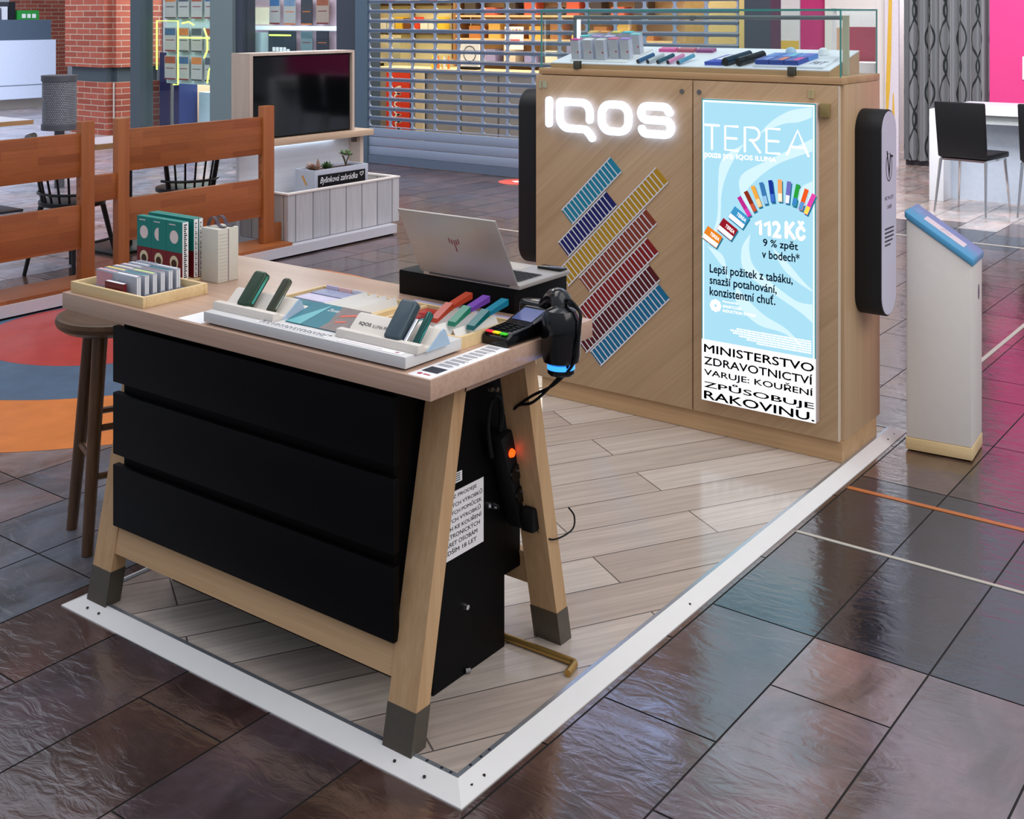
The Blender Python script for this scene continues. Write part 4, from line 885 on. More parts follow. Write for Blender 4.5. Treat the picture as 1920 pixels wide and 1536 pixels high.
for i, (n_, c_) in enumerate(sk):
    x = -.915 + i * .045; A = R(-24)
    t = thing('device_stick', '%s stick lying in the fan of five sticks in the showcase' % n_, 'stick', (x, 2.27, zz), 0, 'fan of sticks in the showcase')
    d = Vector((math.sin(R(18)), math.cos(R(18)), 0)); a = Vector((x, 2.245, zz + .0094)); b = a + d * .085 + Vector((0, 0, .008))
    obj('stick', G().cyl(a, b, .0085, .0085, 12), M('sk_' + n_.replace(' ', '_'), c_, .25, .3), t, smooth=True)
    obj('end_cap', G().cyl(a - d * .003, a - d * .0003, .008, .0086, 12), BLACKG, t)
for i, (n_, c_) in enumerate((('bright pink', (230, 90, 160)), ('dusty red', (190, 90, 110)), ('purple', (150, 70, 130)))):
    solo('flat_pack', G().box(-.93 + i * .085, -.855 + i * .085, 2.44, 2.475, zz, zz + .012), M('fp_' + n_.replace(' ', '_'), c_, .4), '%s flat pack behind the fan of sticks in the showcase' % n_, 'pack', (-.9 + i * .085, 2.45, zz), 'flat packs behind the sticks')
bk = thing('blue_box', 'royal blue flat box with white print near the middle of the showcase', 'box', (-.585, 2.30, zz))
obj('box', G().prism([(-.625, 2.25), (-.555, 2.25), (-.52, 2.37), (-.585, 2.37)], 'z', zz, zz + .014), M('royal_blue', (62, 86, 190), .35), bk, bevel=.001)
obj('print', G().prism([(-.595, 2.29), (-.57, 2.29), (-.548, 2.36), (-.57, 2.36)], 'z', zz + .0142, zz + .0146), PAPER, bk)
for i, (x, n_) in enumerate(((-.535, 'dark teal'), (-.480, 'black'))):
    t = thing('device_tube', '%s glossy tube device lying right of the royal blue box' % n_, 'device', (x, 2.28, zz), 0, 'tube devices in the showcase')
    obj('tube', G().cyl((x, 2.25, zz + .0165), (x + .045, 2.37, zz + .0165), .016, .016, 20), M('tube_' + n_.replace(' ', '_'), ((16, 50, 74), (18, 22, 26))[i], .12, .2), t, smooth=True)
    obj('end_cap', G().cyl((x - .0022, 2.244, zz + .0165), (x - .0004, 2.249, zz + .0165), .0135, .0155, 20), BLACKM, t)
fl = thing('white_folder', 'white display folder lying under the blue packs at the showcase right', 'folder', (-.3, 2.30, zz))
obj('board', G().box(-.42, -.145, 2.240, 2.40, zz, zz + .008), M('folder_white', (228, 230, 240), .4), fl, bevel=.001)
g = G(); put_text(g, 'FIIT', (-.214, 2.275, zz + .0084), (1, 0, 0), (.25, .97, 0), .050, .042, bold=.01); obj('lettering', g, M('fiit_navy', (40, 50, 110), .5), fl)
bl = [('pale blue', (120, 150, 220)), ('blue and orange', (232, 130, 100)), ('blue and pink', (230, 80, 160)), ('mid blue', (70, 120, 200)), ('aqua blue', (110, 200, 220)), ('violet blue', (120, 110, 210))]
for i in range(6):
    c, r = i % 3, i // 3; x = -.415 + c * .058 + r * .016; y = 2.252 + r * .06
    t = thing('blue_pack', '%s flat pack, %s of the %s row on the white folder' % (bl[i][0], ('left', 'middle', 'right')[c], ('front', 'rear')[r]), 'pack', (x + .03, y, zz + .008), 0, 'blue packs on the white folder')
    obj('pack', G().prism([(x, y), (x + .054, y), (x + .068, y + .056), (x + .014, y + .056)], 'z', zz + .0083, zz + .026), M('pack_blue_%d' % r, ((56, 84, 170), (92, 140, 214))[r], .35), t)
    obj('label', G().prism([(x + .03, y + .006), (x + .052, y + .006), (x + .063, y + .05), (x + .04, y + .05)], 'z', zz + .0262, zz + .0266), M('bp_' + bl[i][0].replace(' ', '_'), bl[i][1], .4), t)
for i, (x, n_) in enumerate(((-.36, 'pale blue'), (-.23, 'white'))):
    solo('small_dome', G().lathe([(.004, zz + .026), (.014, zz + .022), (.020, zz + .012), (.022, zz + .001)][::-1], x, 2.455, 20), M('dome_' + n_.replace(' ', '_'), ((170, 200, 226), (232, 236, 240))[i], .3), '%s small dome at the rear of the showcase tray' % n_, 'ornament', (x, 2.455, zz), smooth=True)

# everything lying on the sloping tray leans with it
_pv = Vector((0, 2.226, 1.398)); _an = math.atan2(.0642, .294)
for o in list(COL.objects):
    if o not in _before and o.parent is None:
        d = Matrix.Rotation(_an, 3, 'X') @ (Vector(o.location) - _pv); o.location = _pv + d; o.rotation_euler = (_an, 0, 0)

# ------------------------------------------------------------------ wall-mounted collection boxes
def capsule(yc, zc, w, h, n=14):
    r = w / 2; return [(yc + r * math.cos(a), zc + (h / 2 - r) * (1 if math.sin(a) >= 0 else -1) + r * math.sin(a)) for a in [2 * math.pi * (i + .5) / (2 * n) for i in range(2 * n)]]
def pill(x0, x1, yc, lab, face, zc=.886):
    t = thing('collection_box', lab, 'collection box', ((x0 + x1) / 2, yc, .515), 0)
    h, w = .742, .162
    obj('body', G().prism(capsule(yc, zc, w, h), 'x', min(x0, x1), max(x0, x1)), M('collection_black', (13, 14, 17), .6, var=.2, vscale=150), t, bevel=.003)
    s = 1 if x1 > x0 else -1
    fa = x1 + s * .0004; fb = x1 + s * .0022
    obj('front_panel', G().prism(capsule(yc, zc, w - .012, h - .012), 'x', min(fa, fb), max(fa, fb)), LAV, t)
    if face:
        xx = x1 + .0026; g = G()
        stroke(g, [(yc - .015 + .030 * math.cos(a) + .012, zc + .165 + .05 * math.sin(a)) for a in [R(k * 15) for k in range(7, 30)]], .004, (xx, 0, 0), Y3, Z3, X3, .0003)
        stroke(g, [(yc - .022, zc + .22), (yc - .006, zc + .155), (yc - .002, zc + .125), (yc + .004, zc + .16), (yc + .01, zc + .205), (yc + .034, zc + .20)], .009, (xx, 0, 0), Y3, Z3, X3, .0003)
        obj('logo', g, INK, t)
        g = G(); put_text(g, 'RECYKLUJTE', (xx, yc - .045, zc + .045), Y3, Z3, .088, .016); put_text(g, 'S NÁMI', (xx, yc - .022, zc + .015), Y3, Z3, .045, .018); obj('lettering', g, INK, t)
        g = G()
        for i, w_ in enumerate((.09, .086, .09, .075, .06)):
            y = yc - .045
            while y < yc - .045 + w_: d = random.uniform(.006, .016); g.box(xx, xx + .0003, y, y + d, zc - .058 - i * .0145, zc - .052 - i * .0145); y += d + .003
        obj('fine_print', g, INK, t)
pill(-.0545, .040, 2.385, 'black pill-shaped collection box with lavender face on the cabinet\'s right side', True)
pill(-1.3665, -1.488, 2.300, 'black pill-shaped collection box on the cabinet\'s left side', False, .910)
for_clip = None

# ------------------------------------------------------------------ white waste bin with blue lid
wbn = thing('waste_bin', 'white floor bin with sloping blue lid beside the platform', 'bin', (.167, 2.616, 0), R(5))
hw, hd = .114, .095
obj('wood_base', G().box(-hw - .002, hw + .002, -hd - .002, hd + .002, .006, .050), PINE, wbn, local=True, bevel=.002)
for sx in (-1, 1):
    for sy in (-1, 1): obj('glide', G().cyl((sx * .095, sy * .07, 0), (sx * .095, sy * .07, .006), .010, n=12), BLACKM, wbn, local=True)
zl, zr = .850, .702
obj('body', G().hexa([(-hw, -hd, .0505), (hw, -hd, .0505), (hw, hd, .0505), (-hw, hd, .0505)], [(-hw, -hd, zl), (hw, -hd, zr), (hw, hd, zr), (-hw, hd, zl)]), M('bin_white', (228, 222, 215), .5, var=.03), wbn, local=True, bevel=.004)
k = .006
def lidp(u, v, h): return (u, v, zl + (zr - zl) * (u + hw) / (2 * hw) + h)
BLU = M('lid_blue', (84, 158, 200), .35, var=.03)
obj('lid', G().hexa([lidp(-hw - k, -hd - k, .0006), lidp(hw + k, -hd - k, .0006), lidp(hw + k, hd + k, .0006), lidp(-hw - k, hd + k, .0006)], [lidp(-hw - k, -hd - k, .026), lidp(hw + k, -hd - k, .026), lidp(hw + k, hd + k, .026), lidp(-hw - k, hd + k, .026)]), BLU, wbn, local=True, bevel=.005)
sl_ = obj('slot_plate', G().hexa([lidp(-.065, -.038, .0262), lidp(.075, -.038, .0262), lidp(.075, .024, .0262), lidp(-.065, .024, .0262)], [lidp(-.065, -.038, .0272), lidp(.075, -.038, .0272), lidp(.075, .024, .0272), lidp(-.065, .024, .0272)]), M('plate_pink_white', (228, 218, 224), .4), wbn, local=True)
g = G(); stroke(g, [(-.01, -.012), (.004, .006), (.018, -.008), (.030, .004)], .003, lidp(0, 0, .0276), (.84, 0, -.55), (0, 1, 0), (.55, 0, .84), .0003); obj('line_drawing', g, M('print_rose', (176, 120, 130), .6), sl_, local=True)
obj('sticker', G().hexa([lidp(-.105, -.02, .0262), lidp(-.085, -.02, .0262), lidp(-.085, .05, .0262), lidp(-.105, .05, .0262)], [lidp(-.105, -.02, .0266), lidp(-.085, -.02, .0266), lidp(-.085, .05, .0266), lidp(-.105, .05, .0266)]), M('sticker_blue', (110, 160, 206), .4), wbn, local=True)
obj('badge', G().prism([(.030 + .012 * math.cos(t) * .9, .585 + .028 * math.sin(t)) for t in [q * math.pi / 8 for q in range(16)]], 'x', hw + .0003, hw + .0012), M('badge_grey', (90, 88, 104), .4), wbn, local=True)

# ================================================================== RAILING, PLANTER, SCREEN
PLG = M('plinth_grey', (196, 196, 202), .3, .1, var=.05)
pr_ = thing('bench_plinth', 'long pale grey plinth with wooden ledge under the wooden railing', 'plinth', (-4.7, 2.6, 0))
PLP = [(-4.62, .2), (-4.33, .2), (-4.33, 4.60), (-4.96, 4.60), (-4.96, 3.595), (-4.62, 3.595)]
obj('base', G().prism(PLP, 'z', .012, .074), PLG, pr_)
obj('shadow_gap', G().box(-4.60, -4.345, .22, 4.58, 0.0022, .0119), BLACKM, pr_)
obj('ledge', G().box(-4.62, -4.345, .2, 3.595, .0742, .094), BUTCH, pr_)
wr = thing('wooden_railing', 'orange brown butcher-block railing with broad boards between square posts', 'railing', (-4.47, 2.3, .0942))
for ya, yb, zt in ((2.095, 2.180, .990), (2.335, 2.412, .990), (3.440, 3.532, .995), (.30, .385, .99)):
    p = obj('post', G().box(-4.505, -4.45, ya, yb, .0944, zt), BUTCHP, wr, bevel=.003)
for ya, yb in ((.3855, 2.0945), (2.4125, 3.4395)):
    for za, zb in ((.680, .924), (.272, .519)): obj('board', G().box(-4.498, -4.465, ya, yb, za, zb), BUTCH, wr, bevel=.002)
obj('link_board', G().box(-4.498, -4.465, 2.1805, 2.3345, .525, .676), BUTCH, wr, bevel=.002)
obj('foot_block', G().box(-4.49, -4.46, 3.5325, 3.60, .0944, .215), BUTCH, wr)
for y in (2.094, 3.439):
    for z in (.63, .56, .21): obj('bolt', G().cyl((-4.478, y, z), (-4.478, y - .004, z), .007, n=10), M('bolt_brass', (150, 100, 60), .4, .5), wr)
# planter with board cladding
CLAD = bricks('whitewashed_boards', (184, 182, 184), (168, 168, 172), (80, 82, 86), ('z', 'y', '0'), 3.0, .1585, .0035, 0.0, rough=.55, grain=(.4, .012, 1), gmul=.16)
CLADX = bricks('whitewashed_boards_side', (176, 168, 164), (166, 160, 158), (80, 82, 86), ('z', 'x', '0'), 3.0, .1585, .0035, 0.0, rough=.55, grain=(.4, .012, 1), gmul=.16)
RIM = wood('rim_whitewash', (206, 198, 192), (226, 218, 212), (.02, .4, .02), rough=.45)
pb = thing('planter_box', 'whitewashed board-clad planter box at the end of the plinth', 'planter', (-4.6, 4.15, .0742))
obj('front_boards', G().box(-4.42, -4.40, 3.605, 4.700, .0745, .395), CLAD, pb)
for y in (3.605, 4.68): obj('side_boards', G().box(-4.86, -4.4205, y, y + .02, .0745, .395), CLADX, pb)
obj('inner_shelf', G().box(-4.86, -4.4205, 3.6255, 4.6795, .30, .315), WHITEM, pb)
obj('rim', G().box(-4.432, -4.394, 3.597, 4.708, .3952, .408).box(-4.87, -4.4325, 3.597, 3.632, .3952, .408).box(-4.87, -4.4325, 4.672, 4.708, .3952, .408), RIM, pb, bevel=.002)
# TV panel unit
tu = thing('screen_unit', 'tall pale wood unit with shelf framing the black television above the planter', 'media unit', (-4.85, 4.1, .0742))
FRM = wood('frame_whitewash', (184, 166, 152), (206, 190, 176), (.02, .02, .5), rough=.5)
obj('back_panel', G().box(-4.91, -4.88, 3.60, 4.70, .0745, .688), wood('panel_white', (206, 208, 214), (222, 224, 230), (.02, .5, .02), rough=.5), tu)
obj('end_panel', G().box(-4.8795, -4.76, 4.665, 4.70, .409, .687), FRM, tu)
obj('frame_side', G().box(-4.93, -4.745, 3.575, 3.606, .735, 1.312), FRM, tu); obj('frame_side', G().box(-4.93, -4.745, 4.566, 4.590, .735, 1.312), FRM, tu)
obj('frame_top', G().box(-4.93, -4.745, 3.575, 4.590, 1.3122, 1.330), FRM, tu)
obj('frame_back', G().box(-4.93, -4.85, 3.6065, 4.5655, .735, 1.3118), FRM, tu)
obj('shelf', G().box(-4.93, -4.69, 3.55, 4.74, .689, .734), wood('shelf_oak', (176, 148, 124), (204, 178, 152), (.02, .5, .02), rough=.4), tu, bevel=.002)
obj('led_strip', G().box(-4.872, -4.858, 3.62, 4.50, .682, .6885), M('led_cool', (230, 244, 255), .4, emit=9.0, ecol=(215, 235, 255)), tu)
obj('led_driver', G().box(-4.80, -4.77, 4.61, 4.64, .64, .685), M('driver_brown', (70, 50, 44), .5), tu)
tv = thing('television', 'black flat television switched off in the pale wood frame', 'television', (-4.8, 4.09, .735))
obj('casing', G().box(-4.845, -4.765, 3.612, 4.560, .738, 1.306), BLACKM, tv, bevel=.002)
obj('screen', G().box(-4.7648, -4.763, 3.620, 4.552, .748, 1.299), M('tv_screen', (5, 7, 8), .06, var=.1), tv)
# herb trough
ht = thing('herb_trough', 'grey wooden trough with black handwritten sign standing in the planter', 'trough', (-4.56, 4.2, .3155))
GW = M('trough_grey', (172, 176, 188), .6, var=.06, vscale=20)
g = G().box(-4.515, -4.500, 3.945, 4.478, .3156, .515).box(-4.70, -4.685, 3.945, 4.478, .3156, .515).box(-4.6848, -4.5152, 3.945, 3.96, .3156, .515).box(-4.6848, -4.5152, 4.463, 4.478, .3156, .515)
obj('walls', g, GW, ht, bevel=.002)
obj('soil', G().box(-4.6845, -4.5155, 3.9605, 4.4625, .45, .496), M('soil_brown', (60, 40, 30), .9, var=.3, vscale=80, bump=.6), ht)
sb = obj('sign_board', G().box(-4.4995, -4.493, 3.975, 4.440, .385, .480), BLACKM, ht)
g = G(); put_text(g, 'Bylinková zahrádka', (-4.4925, 3.99, .410), Y3, Z3, .37, .055, shear=.35); stroke(g, [(4.40, .435), (4.385, .452), (4.388, .464), (4.398, .462), (4.402, .455), (4.408, .464), (4.42, .466), (4.42, .452), (4.40, .435)], .004, (-4.4928, 0, 0), Y3, Z3, X3, .0003)
obj('lettering', g, PAPER, sb)
obj('wooden_label', G().add([(-4.63, 3.9445, .47), (-4.615, 3.9445, .475), (-4.575, 3.9445, .415), (-4.585, 3.9445, .405), (-4.63, 3.942, .47), (-4.615, 3.942, .475), (-4.575, 3.942, .415), (-4.585, 3.942, .405)], [(0, 1, 2, 3), (4, 5, 6, 7), (0, 1, 5, 4), (1, 2, 6, 5), (2, 3, 7, 6), (3, 0, 4, 7)]), M('label_wood', (196, 140, 60), .5), ht)
def rosette(cx, cy, z, n, L, w, up, cols, name, lab, jit=.3, stem=0.0):
    t = thing(name, lab, 'plant', (cx, cy, z)); rng = random.Random(n * 31 + int(cx * 100))
    if stem:
        g = G()
        for k in range(4):
            a = k * 1.7; g.tube(smooth_pts([(cx, cy, z - .005), (cx + .012 * math.cos(a), cy + .012 * math.sin(a), z + stem * .5), (cx + .03 * math.cos(a), cy + .04 * math.sin(a), z + stem)], 4), .0035, 6)
        obj('stems', g, M('stem_brown', (96, 82, 58), .7), t)
    gs = [G() for _ in cols]
    for i in range(n):
        a = i * 2.4; e = up * (.35 + .65 * i / n) + rng.uniform(-jit, jit) * .3
        b = Vector((cx, cy, z)) + (Vector((.03 * math.cos(a * 1.3), .045 * math.sin(a * 1.3), stem)) if stem else Vector((0, 0, 0)))
        d = Vector((math.cos(a) * math.cos(e), math.sin(a) * math.cos(e), math.sin(e))); l = L * rng.uniform(.7, 1.1); s = d.cross(Vector((0, 0, 1))).normalized() * w; u = s.cross(d).normalized() * w * .35
        p = [b, b + d * l * .55 + s, b + d * l * .55 - u, b + d * l * .55 - s, b + d * l * .55 + u, b + d * l]
        gs[i % len(cols)].add(p, [(0, 1, 2), (0, 2, 3), (0, 3, 4), (0, 4, 1), (5, 2, 1), (5, 3, 2), (5, 4, 3), (5, 1, 4)])
    for g, c in zip(gs, cols): obj('leaves', g, M('leaf_%d_%d_%d' % c, c, .5, var=.2), t)
rosette(-4.60, 4.03, .497, 26, .085, .016, 1.1, [(150, 116, 100), (176, 150, 136)], 'succulent_plant', 'brownish pink rosette plant at the left end of the grey trough')
rosette(-4.58, 4.14, .497, 24, .075, .013, 1.2, [(58, 92, 52), (98, 116, 84)], 'succulent_plant', 'dark green rosette plant beside the brownish one in the trough')
rosette(-4.59, 4.34, .497, 40, .055, .014, .9, [(84, 128, 70), (168, 140, 136), (60, 104, 50)], 'jade_plant', 'small branching jade plant at the right of the grey trough', stem=.085)
solo('wooden_roof_marker', G().prism([(4.015, .505), (4.075, .505), (4.045, .585)], 'x', -4.575, -4.57), M('marker_brown', (150, 116, 96), .6), 'small brown triangular marker standing among the trough plants', 'marker', (-4.57, 4.04, .497))

# ================================================================== CAFE AREA (left)
BW = M('chair_black', (8, 8, 9), .35, var=.1)
def windsor(x, y, rz, lab):
    t = thing('spindle_chair', lab, 'chair', (x, y, 0), rz, 'black spindle chairs')
    g = G(); n = 24; prof = [(.19 * math.cos(2 * math.pi * i / n) * (1.08), .19 * math.sin(2 * math.pi * i / n)) for i in range(n)]
    obj('seat', G().prism(prof, 'z', .425, .455), BW, t, local=True, bevel=.006)
    for sx in (-1, 1):
        for sy in (-1, 1): obj('leg', G().cyl((sx * .20, sy * .19, 0), (sx * .13, sy * .12, .427), .012, .017, 10), BW, t, local=True)
    obj('stretcher', G().cyl((-.17, -.155, .2), (-.17, .155, .2), .009, n=8).cyl((.17, -.155, .2), (.17, .155, .2), .009, n=8).cyl((-.17, 0, .2), (.17, 0, .2), .009, n=8), BW, t, local=True)
    for i in range(7):
        a = R(-90 + (i - 3) * 19); u = R(-90 + (i - 3) * 21)
        thick = .017 if i in (0, 6) else .0075
        obj('spindle', G().cyl((.175 * math.cos(a), .165 * math.sin(a), .45), (.225 * math.cos(u), .235 * math.sin(u) - .02, .84), thick, thick * .8, 10), BW, t, local=True)
    obj('top_rail', G().tube([(.235 * math.cos(R(a)), .245 * math.sin(R(a)) - .02, .845) for a in range(-165, -10, 10)], .020, 8), BW, t, local=True)
    obj('lower_rail', G().tube([(.20 * math.cos(R(a)), .19 * math.sin(R(a)) - .004, .505) for a in range(-160, -15, 10)], .009, 8), BW, t, local=True)
windsor(-5.07, 2.44, R(12), 'black spindle-back chair behind the left boards of the wooden railing')
windsor(-4.98, 3.24, R(68), 'black spindle-back chair behind the right boards of the wooden railing')
windsor(-6.1, 1.95, R(-30), 'black chair of which only the seat edge shows at the photo\'s left edge')
def cafe_table(x0, x1, y0, y1, lab):
    t = thing('cafe_table', lab, 'table', ((x0 + x1) / 2, (y0 + y1) / 2, 0), 0, 'white cafe tables')
    obj('tabletop', G().box(x0, x1, y0, y1, .715, .75), M('laminate_white', (214, 212, 222), .3), t)
    e = .004; obj('wooden_edge', G().box(x0 - e, x1 + e, y0 - e, y0, .712, .748).box(x0 - e, x1 + e, y1, y1 + e, .712, .748).box(x0 - e, x0, y0, y1, .712, .748).box(x1, x1 + e, y0, y1, .712, .748), M('edge_oak', (156, 118, 78), .5), t)
    cx, cy = (x0 + x1) / 2, (y0 + y1) / 2
    obj('pedestal', G().box(cx - .04, cx + .04, cy - .04, cy + .04, .02, .714), BW, t)
    obj('base_plate', G().box(cx - .22, cx + .22, cy - .22, cy + .22, 0, .02), BW, t, bevel=.004)
cafe_table(-5.68, -5.30, 2.77, 3.45, 'white table with wooden edge seen between the two middle railing posts')
cafe_table(-8.0, -7.31, 3.10, 3.55, 'white table with wooden edge cut by the left edge of the photo')
bn = thing('litter_bin', 'dark grey perforated cylindrical litter bin on a post before the brick pillar', 'bin', (-8.39, 4.48, 0))
m, nt, b = base('perforated_steel'); tcn = N(nt, 'ShaderNodeTexCoord'); sp = N(nt, 'ShaderNodeSeparateXYZ'); nt.links.new(tcn.outputs['Object'], sp.inputs[0])
at_ = N(nt, 'ShaderNodeMath', operation='ARCTAN2'); nt.links.new(sp.outputs[1], at_.inputs[0]); nt.links.new(sp.outputs[0], at_.inputs[1])
cbn = N(nt, 'ShaderNodeCombineXYZ'); nt.links.new(at_.outputs[0], cbn.inputs[0]); zz_ = N(nt, 'ShaderNodeMath', operation='MULTIPLY'); zz_.inputs[1].default_value = 5.0; nt.links.new(sp.outputs[2], zz_.inputs[0]); nt.links.new(zz_.outputs[0], cbn.inputs[1])
brk = N(nt, 'ShaderNodeTexBrick'); brk.inputs['Scale'].default_value = 1; brk.inputs['Brick Width'].default_value = .13; brk.inputs['Row Height'].default_value = .08; brk.inputs['Mortar Size'].default_value = .024; brk.inputs['Mortar Smooth'].default_value = .3
brk.inputs['Color1'].default_value = (*lin((150, 152, 158)), 1); brk.inputs['Color2'].default_value = (*lin((120, 122, 128)), 1); brk.inputs['Mortar'].default_value = (*lin((62, 62, 68)), 1)
nt.links.new(cbn.outputs[0], brk.inputs[0]); nt.links.new(brk.outputs[0], b.inputs['Base Color']); b.inputs['Roughness'].default_value = .5; PERF = m
obj('drum', G().lathe([(.01, .56), (.150, .56), (.150, 1.0), (.140, 1.0), (.14, .6)], -8.39, 4.48, 36), PERF, bn, smooth=True)
for za in (.535, .985): obj('rim_band', G().lathe([(.149, za), (.160, za), (.160, za + .05), (.149, za + .05)], -8.39, 4.48, 36), M('bin_grey', (78, 78, 84), .45, .3), bn, smooth=True)
obj('bottom', G().lathe([(.01, .545), (.148, .545), (.148, .558), (.01, .558)], -8.39, 4.48, 36), M('bin_grey'), bn)
obj('post', G().cyl((-8.39, 4.48, 0), (-8.39, 4.48, .545), .045, n=16), M('bin_grey'), bn)

# brick pillar
BRK = bricks('red_brick', (150, 72, 54), (128, 55, 40), (158, 136, 120), ('x+y', 'z', '0'), .30, .078, .0065, .5, rough=.75, grain=(.06, .03, 1), gmul=.14, bump=.4)
pil = thing('brick_pillar', 'red brick pillar with grey steel band beside the shop window', 'pillar', (-12.2, 7.9, 0))
obj('upper_shaft', G().prism([(-12.97, 7.5), (-12.09, 7.5), (-12.09, 7.62), (-12.0, 7.62), (-12.0, 8.35), (-12.97, 8.35)], 'z', .895, 3.4), BRK, pil)
obj('steel_band', G().prism([(-12.90, 7.56), (-12.13, 7.56), (-12.13, 7.67), (-12.05, 7.67), (-12.05, 8.3), (-12.90, 8.3)], 'z', .70, .8948), FRAME, pil)
obj('lower_shaft', G().prism([(-12.92, 7.54), (-12.10, 7.54), (-12.10, 7.63), (-12.01, 7.63), (-12.01, 8.32), (-12.92, 8.32)], 'z', 0, .6998), BRK, pil)
obj('pale_joint', G().box(-12.058, -12.035, 7.612, 7.622, .05, .69), M('joint_pale', (190, 180, 172), .7), pil)
# far white counter
fc = thing('shop_counter', 'long white counter with dark grey top panel far left behind the litter bin', 'counter', (-17.6, 9.4, 0))
obj('front', G().box(-18.2, -17.0, 7.0, 9.93, .18, 1.16), M('counter_white', (206, 214, 236), .4), fc)
obj('groove', G().box(-16.999, -16.995, 7.0, 9.93, .40, .412), GREY, fc)
obj('base', G().box(-18.1, -17.2, 7.0, 9.9, 0, .179), M('counter_beige', (176, 166, 156), .6), fc)
obj('dark_upstand', G().box(-18.0, -17.02, 7.0, 9.85, 1.162, 1.50), M('upstand_slate', (76, 90, 108), .5), fc)
it = [('red', (190, 30, 46), 8.85, .1, .21), ('slate', (70, 74, 96), 8.98, .12, .2), ('white', (220, 220, 230), 9.12, .10, .22), ('black', (22, 24, 30), 9.24, .12, .30)]
for n_, c_, y, w, h in it: solo('product_box', G().box(-17.6, -17.3, y, y + w, 1.502, 1.502 + h), M('pb_' + n_, c_, .4), '%s product box on the far white counter at the photo\'s top left corner' % n_, 'box', (-17.5, y, 1.502), 'product boxes on the far counter')
gb = thing('green_box', 'bright green box with three white round marks on the far counter', 'box', (-17.4, 9.5, 1.502))
obj('box', G().box(-17.55, -17.3, 9.40, 9.80, 1.502, 1.66), M('bright_green', (40, 150, 60), .4), gb)
obj('marks', G().box(-17.299, -17.296, 9.48, 9.55, 1.53, 1.60).box(-17.299, -17.296, 9.58, 9.64, 1.53, 1.60).box(-17.299, -17.296, 9.67, 9.74, 1.53, 1.60), PAPER, gb)

struct('wall_left', G().box(-22.0, -21.9, 3.0, 13.5, 0, 4.2), M('wall_far_white', (214, 222, 232), .8), loc=(-22, 8, 0))
solo('brick_pier', G().box(-20.6, -20.0, 11.2, 12.1, 0, 3.6), BRK, 'distant red brick pier above the far white counter at the photo\'s top left', 'pillar', (-20.3, 11.6, 0))
# ================================================================== SHOP FRONTS
BR = M('frame_dark', (58, 62, 72), .4, .3, var=.1)
def trim(x0, x1, y0, y1, z0, z1, m, n): struct('trim_%d' % n, G().box(x0, x1, y0, y1, z0, z1), m, loc=((x0 + x1) / 2, y0, z0))
FH = 3.2
trim(-11.60, -11.40, 7.55, 7.75, 0, FH, FRAME, 1); trim(-10.03, -9.62, 7.55, 7.80, 0, FH, M('frame_greygreen', (92, 104, 106), .45, .1), 2); trim(-9.619, -9.50, 7.60, 7.80, 0, FH, BR, 3)
trim(-7.87, -7.55, 7.53, 7.75, 0, FH, BR, 4); trim(-7.549, -7.372, 7.49, 7.70, 0, FH, M('guide_slate', (74, 90, 104), .4, .3), 5); REFL_BLOCK = M('reflection_blocker', (70, 62, 60), .8); trim(-16.0, -7.37, 7.5, 8.0, 3.42, 9.0, REFL_BLOCK, 6); trim(-11.6, -7.37, 7.5, 7.7, FH, 3.41, FRAME, 15); trim(-11.39, -7.88, 7.6, 7.7, 0.0, .12, FRAME, 7)  # unseen dark wall above the shops, added to cut floor reflections
trim(-2.97, -2.73, 7.49, 7.70, 0, FH, BR, 8); trim(-7.37, -2.73, 7.45, 8.2, 3.05, 9.0, M('reflection_blocker_pale', (150, 150, 158), .8), 9)  # unseen wall carried on upwards, paler to keep floor reflections brighter
struct('window_1', G().box(-11.398, -10.032, 7.64, 7.648, .121, FH - .001), GLASS); struct('window_2', G().box(-9.498, -7.872, 7.64, 7.648, .121, FH - .001), GLASS)
# roller shutter
rsx = thing('roller_shutter', 'grey perforated roller shutter closed across the bistro front', 'shutter', (-5.05, 7.52, 0))
SHM = M('shutter_grey', (132, 142, 162), .38, .35, var=.05)
def shutter_mesh():
    g = G(); xl, px_, pz = -7.37, .3095, .1035; ncol = 14; hw_, hh, r = .140, .0315, .022; y0, y1 = 7.515, 7.529
    hole = rrect(2 * hw_, 2 * hh, r, 3); hn = len(hole)
    def outer(p):
        x, z = p; k = min((px_ / 2) / max(abs(x), 1e-6), (pz / 2) / max(abs(z), 1e-6)); return (x * k, z * k)
    rect = [outer(p) for p in hole]
    # insert exact corners
    for row in range(24):
        zc = .4375 + row * pz
        for c in range(ncol):
            xc = xl + px_ * (c + .5)
            vs = []
            for y in (y0, y1):
                vs += [(xc + x, y, zc + z) for x, z in hole] + [(xc + x, y, zc + z) for x, z in rect]
            fs = []
            for i in range(hn):
                j = (i + 1) % hn
                fs += [(i, hn + i, hn + j, j), (2 * hn + i, 2 * hn + j, 3 * hn + j, 3 * hn + i), (i, j, 2 * hn + j, 2 * hn + i)]
            g.add(vs, fs)
            for sx in (-1, 1):
                for sz in (-1, 1):
                    cn = (xc + sx * px_ / 2, zc + sz * pz / 2)
                    near = [p for p in rect if p[0] * sx > 0 and p[1] * sz > 0 and abs(abs(p[0]) - px_ / 2) < 1e-4]
                    near2 = [p for p in rect if p[0] * sx > 0 and p[1] * sz > 0 and abs(abs(p[1]) - pz / 2) < 1e-4]
                    if near and near2:
                        a = max(near, key=lambda p: abs(p[1])); b_ = max(near2, key=lambda p: abs(p[0]))
                        g.add([(xc + a[0], y0, zc + a[1]), (cn[0], y0, cn[1]), (xc + b_[0], y0, zc + b_[1])], [(0, 1, 2)])
        # hinge ribs between slats
        g.box(xl, xl + px_ * ncol, 7.508, 7.532, zc + pz / 2 - .0105, zc + pz / 2 + .0075, 1)
    return g
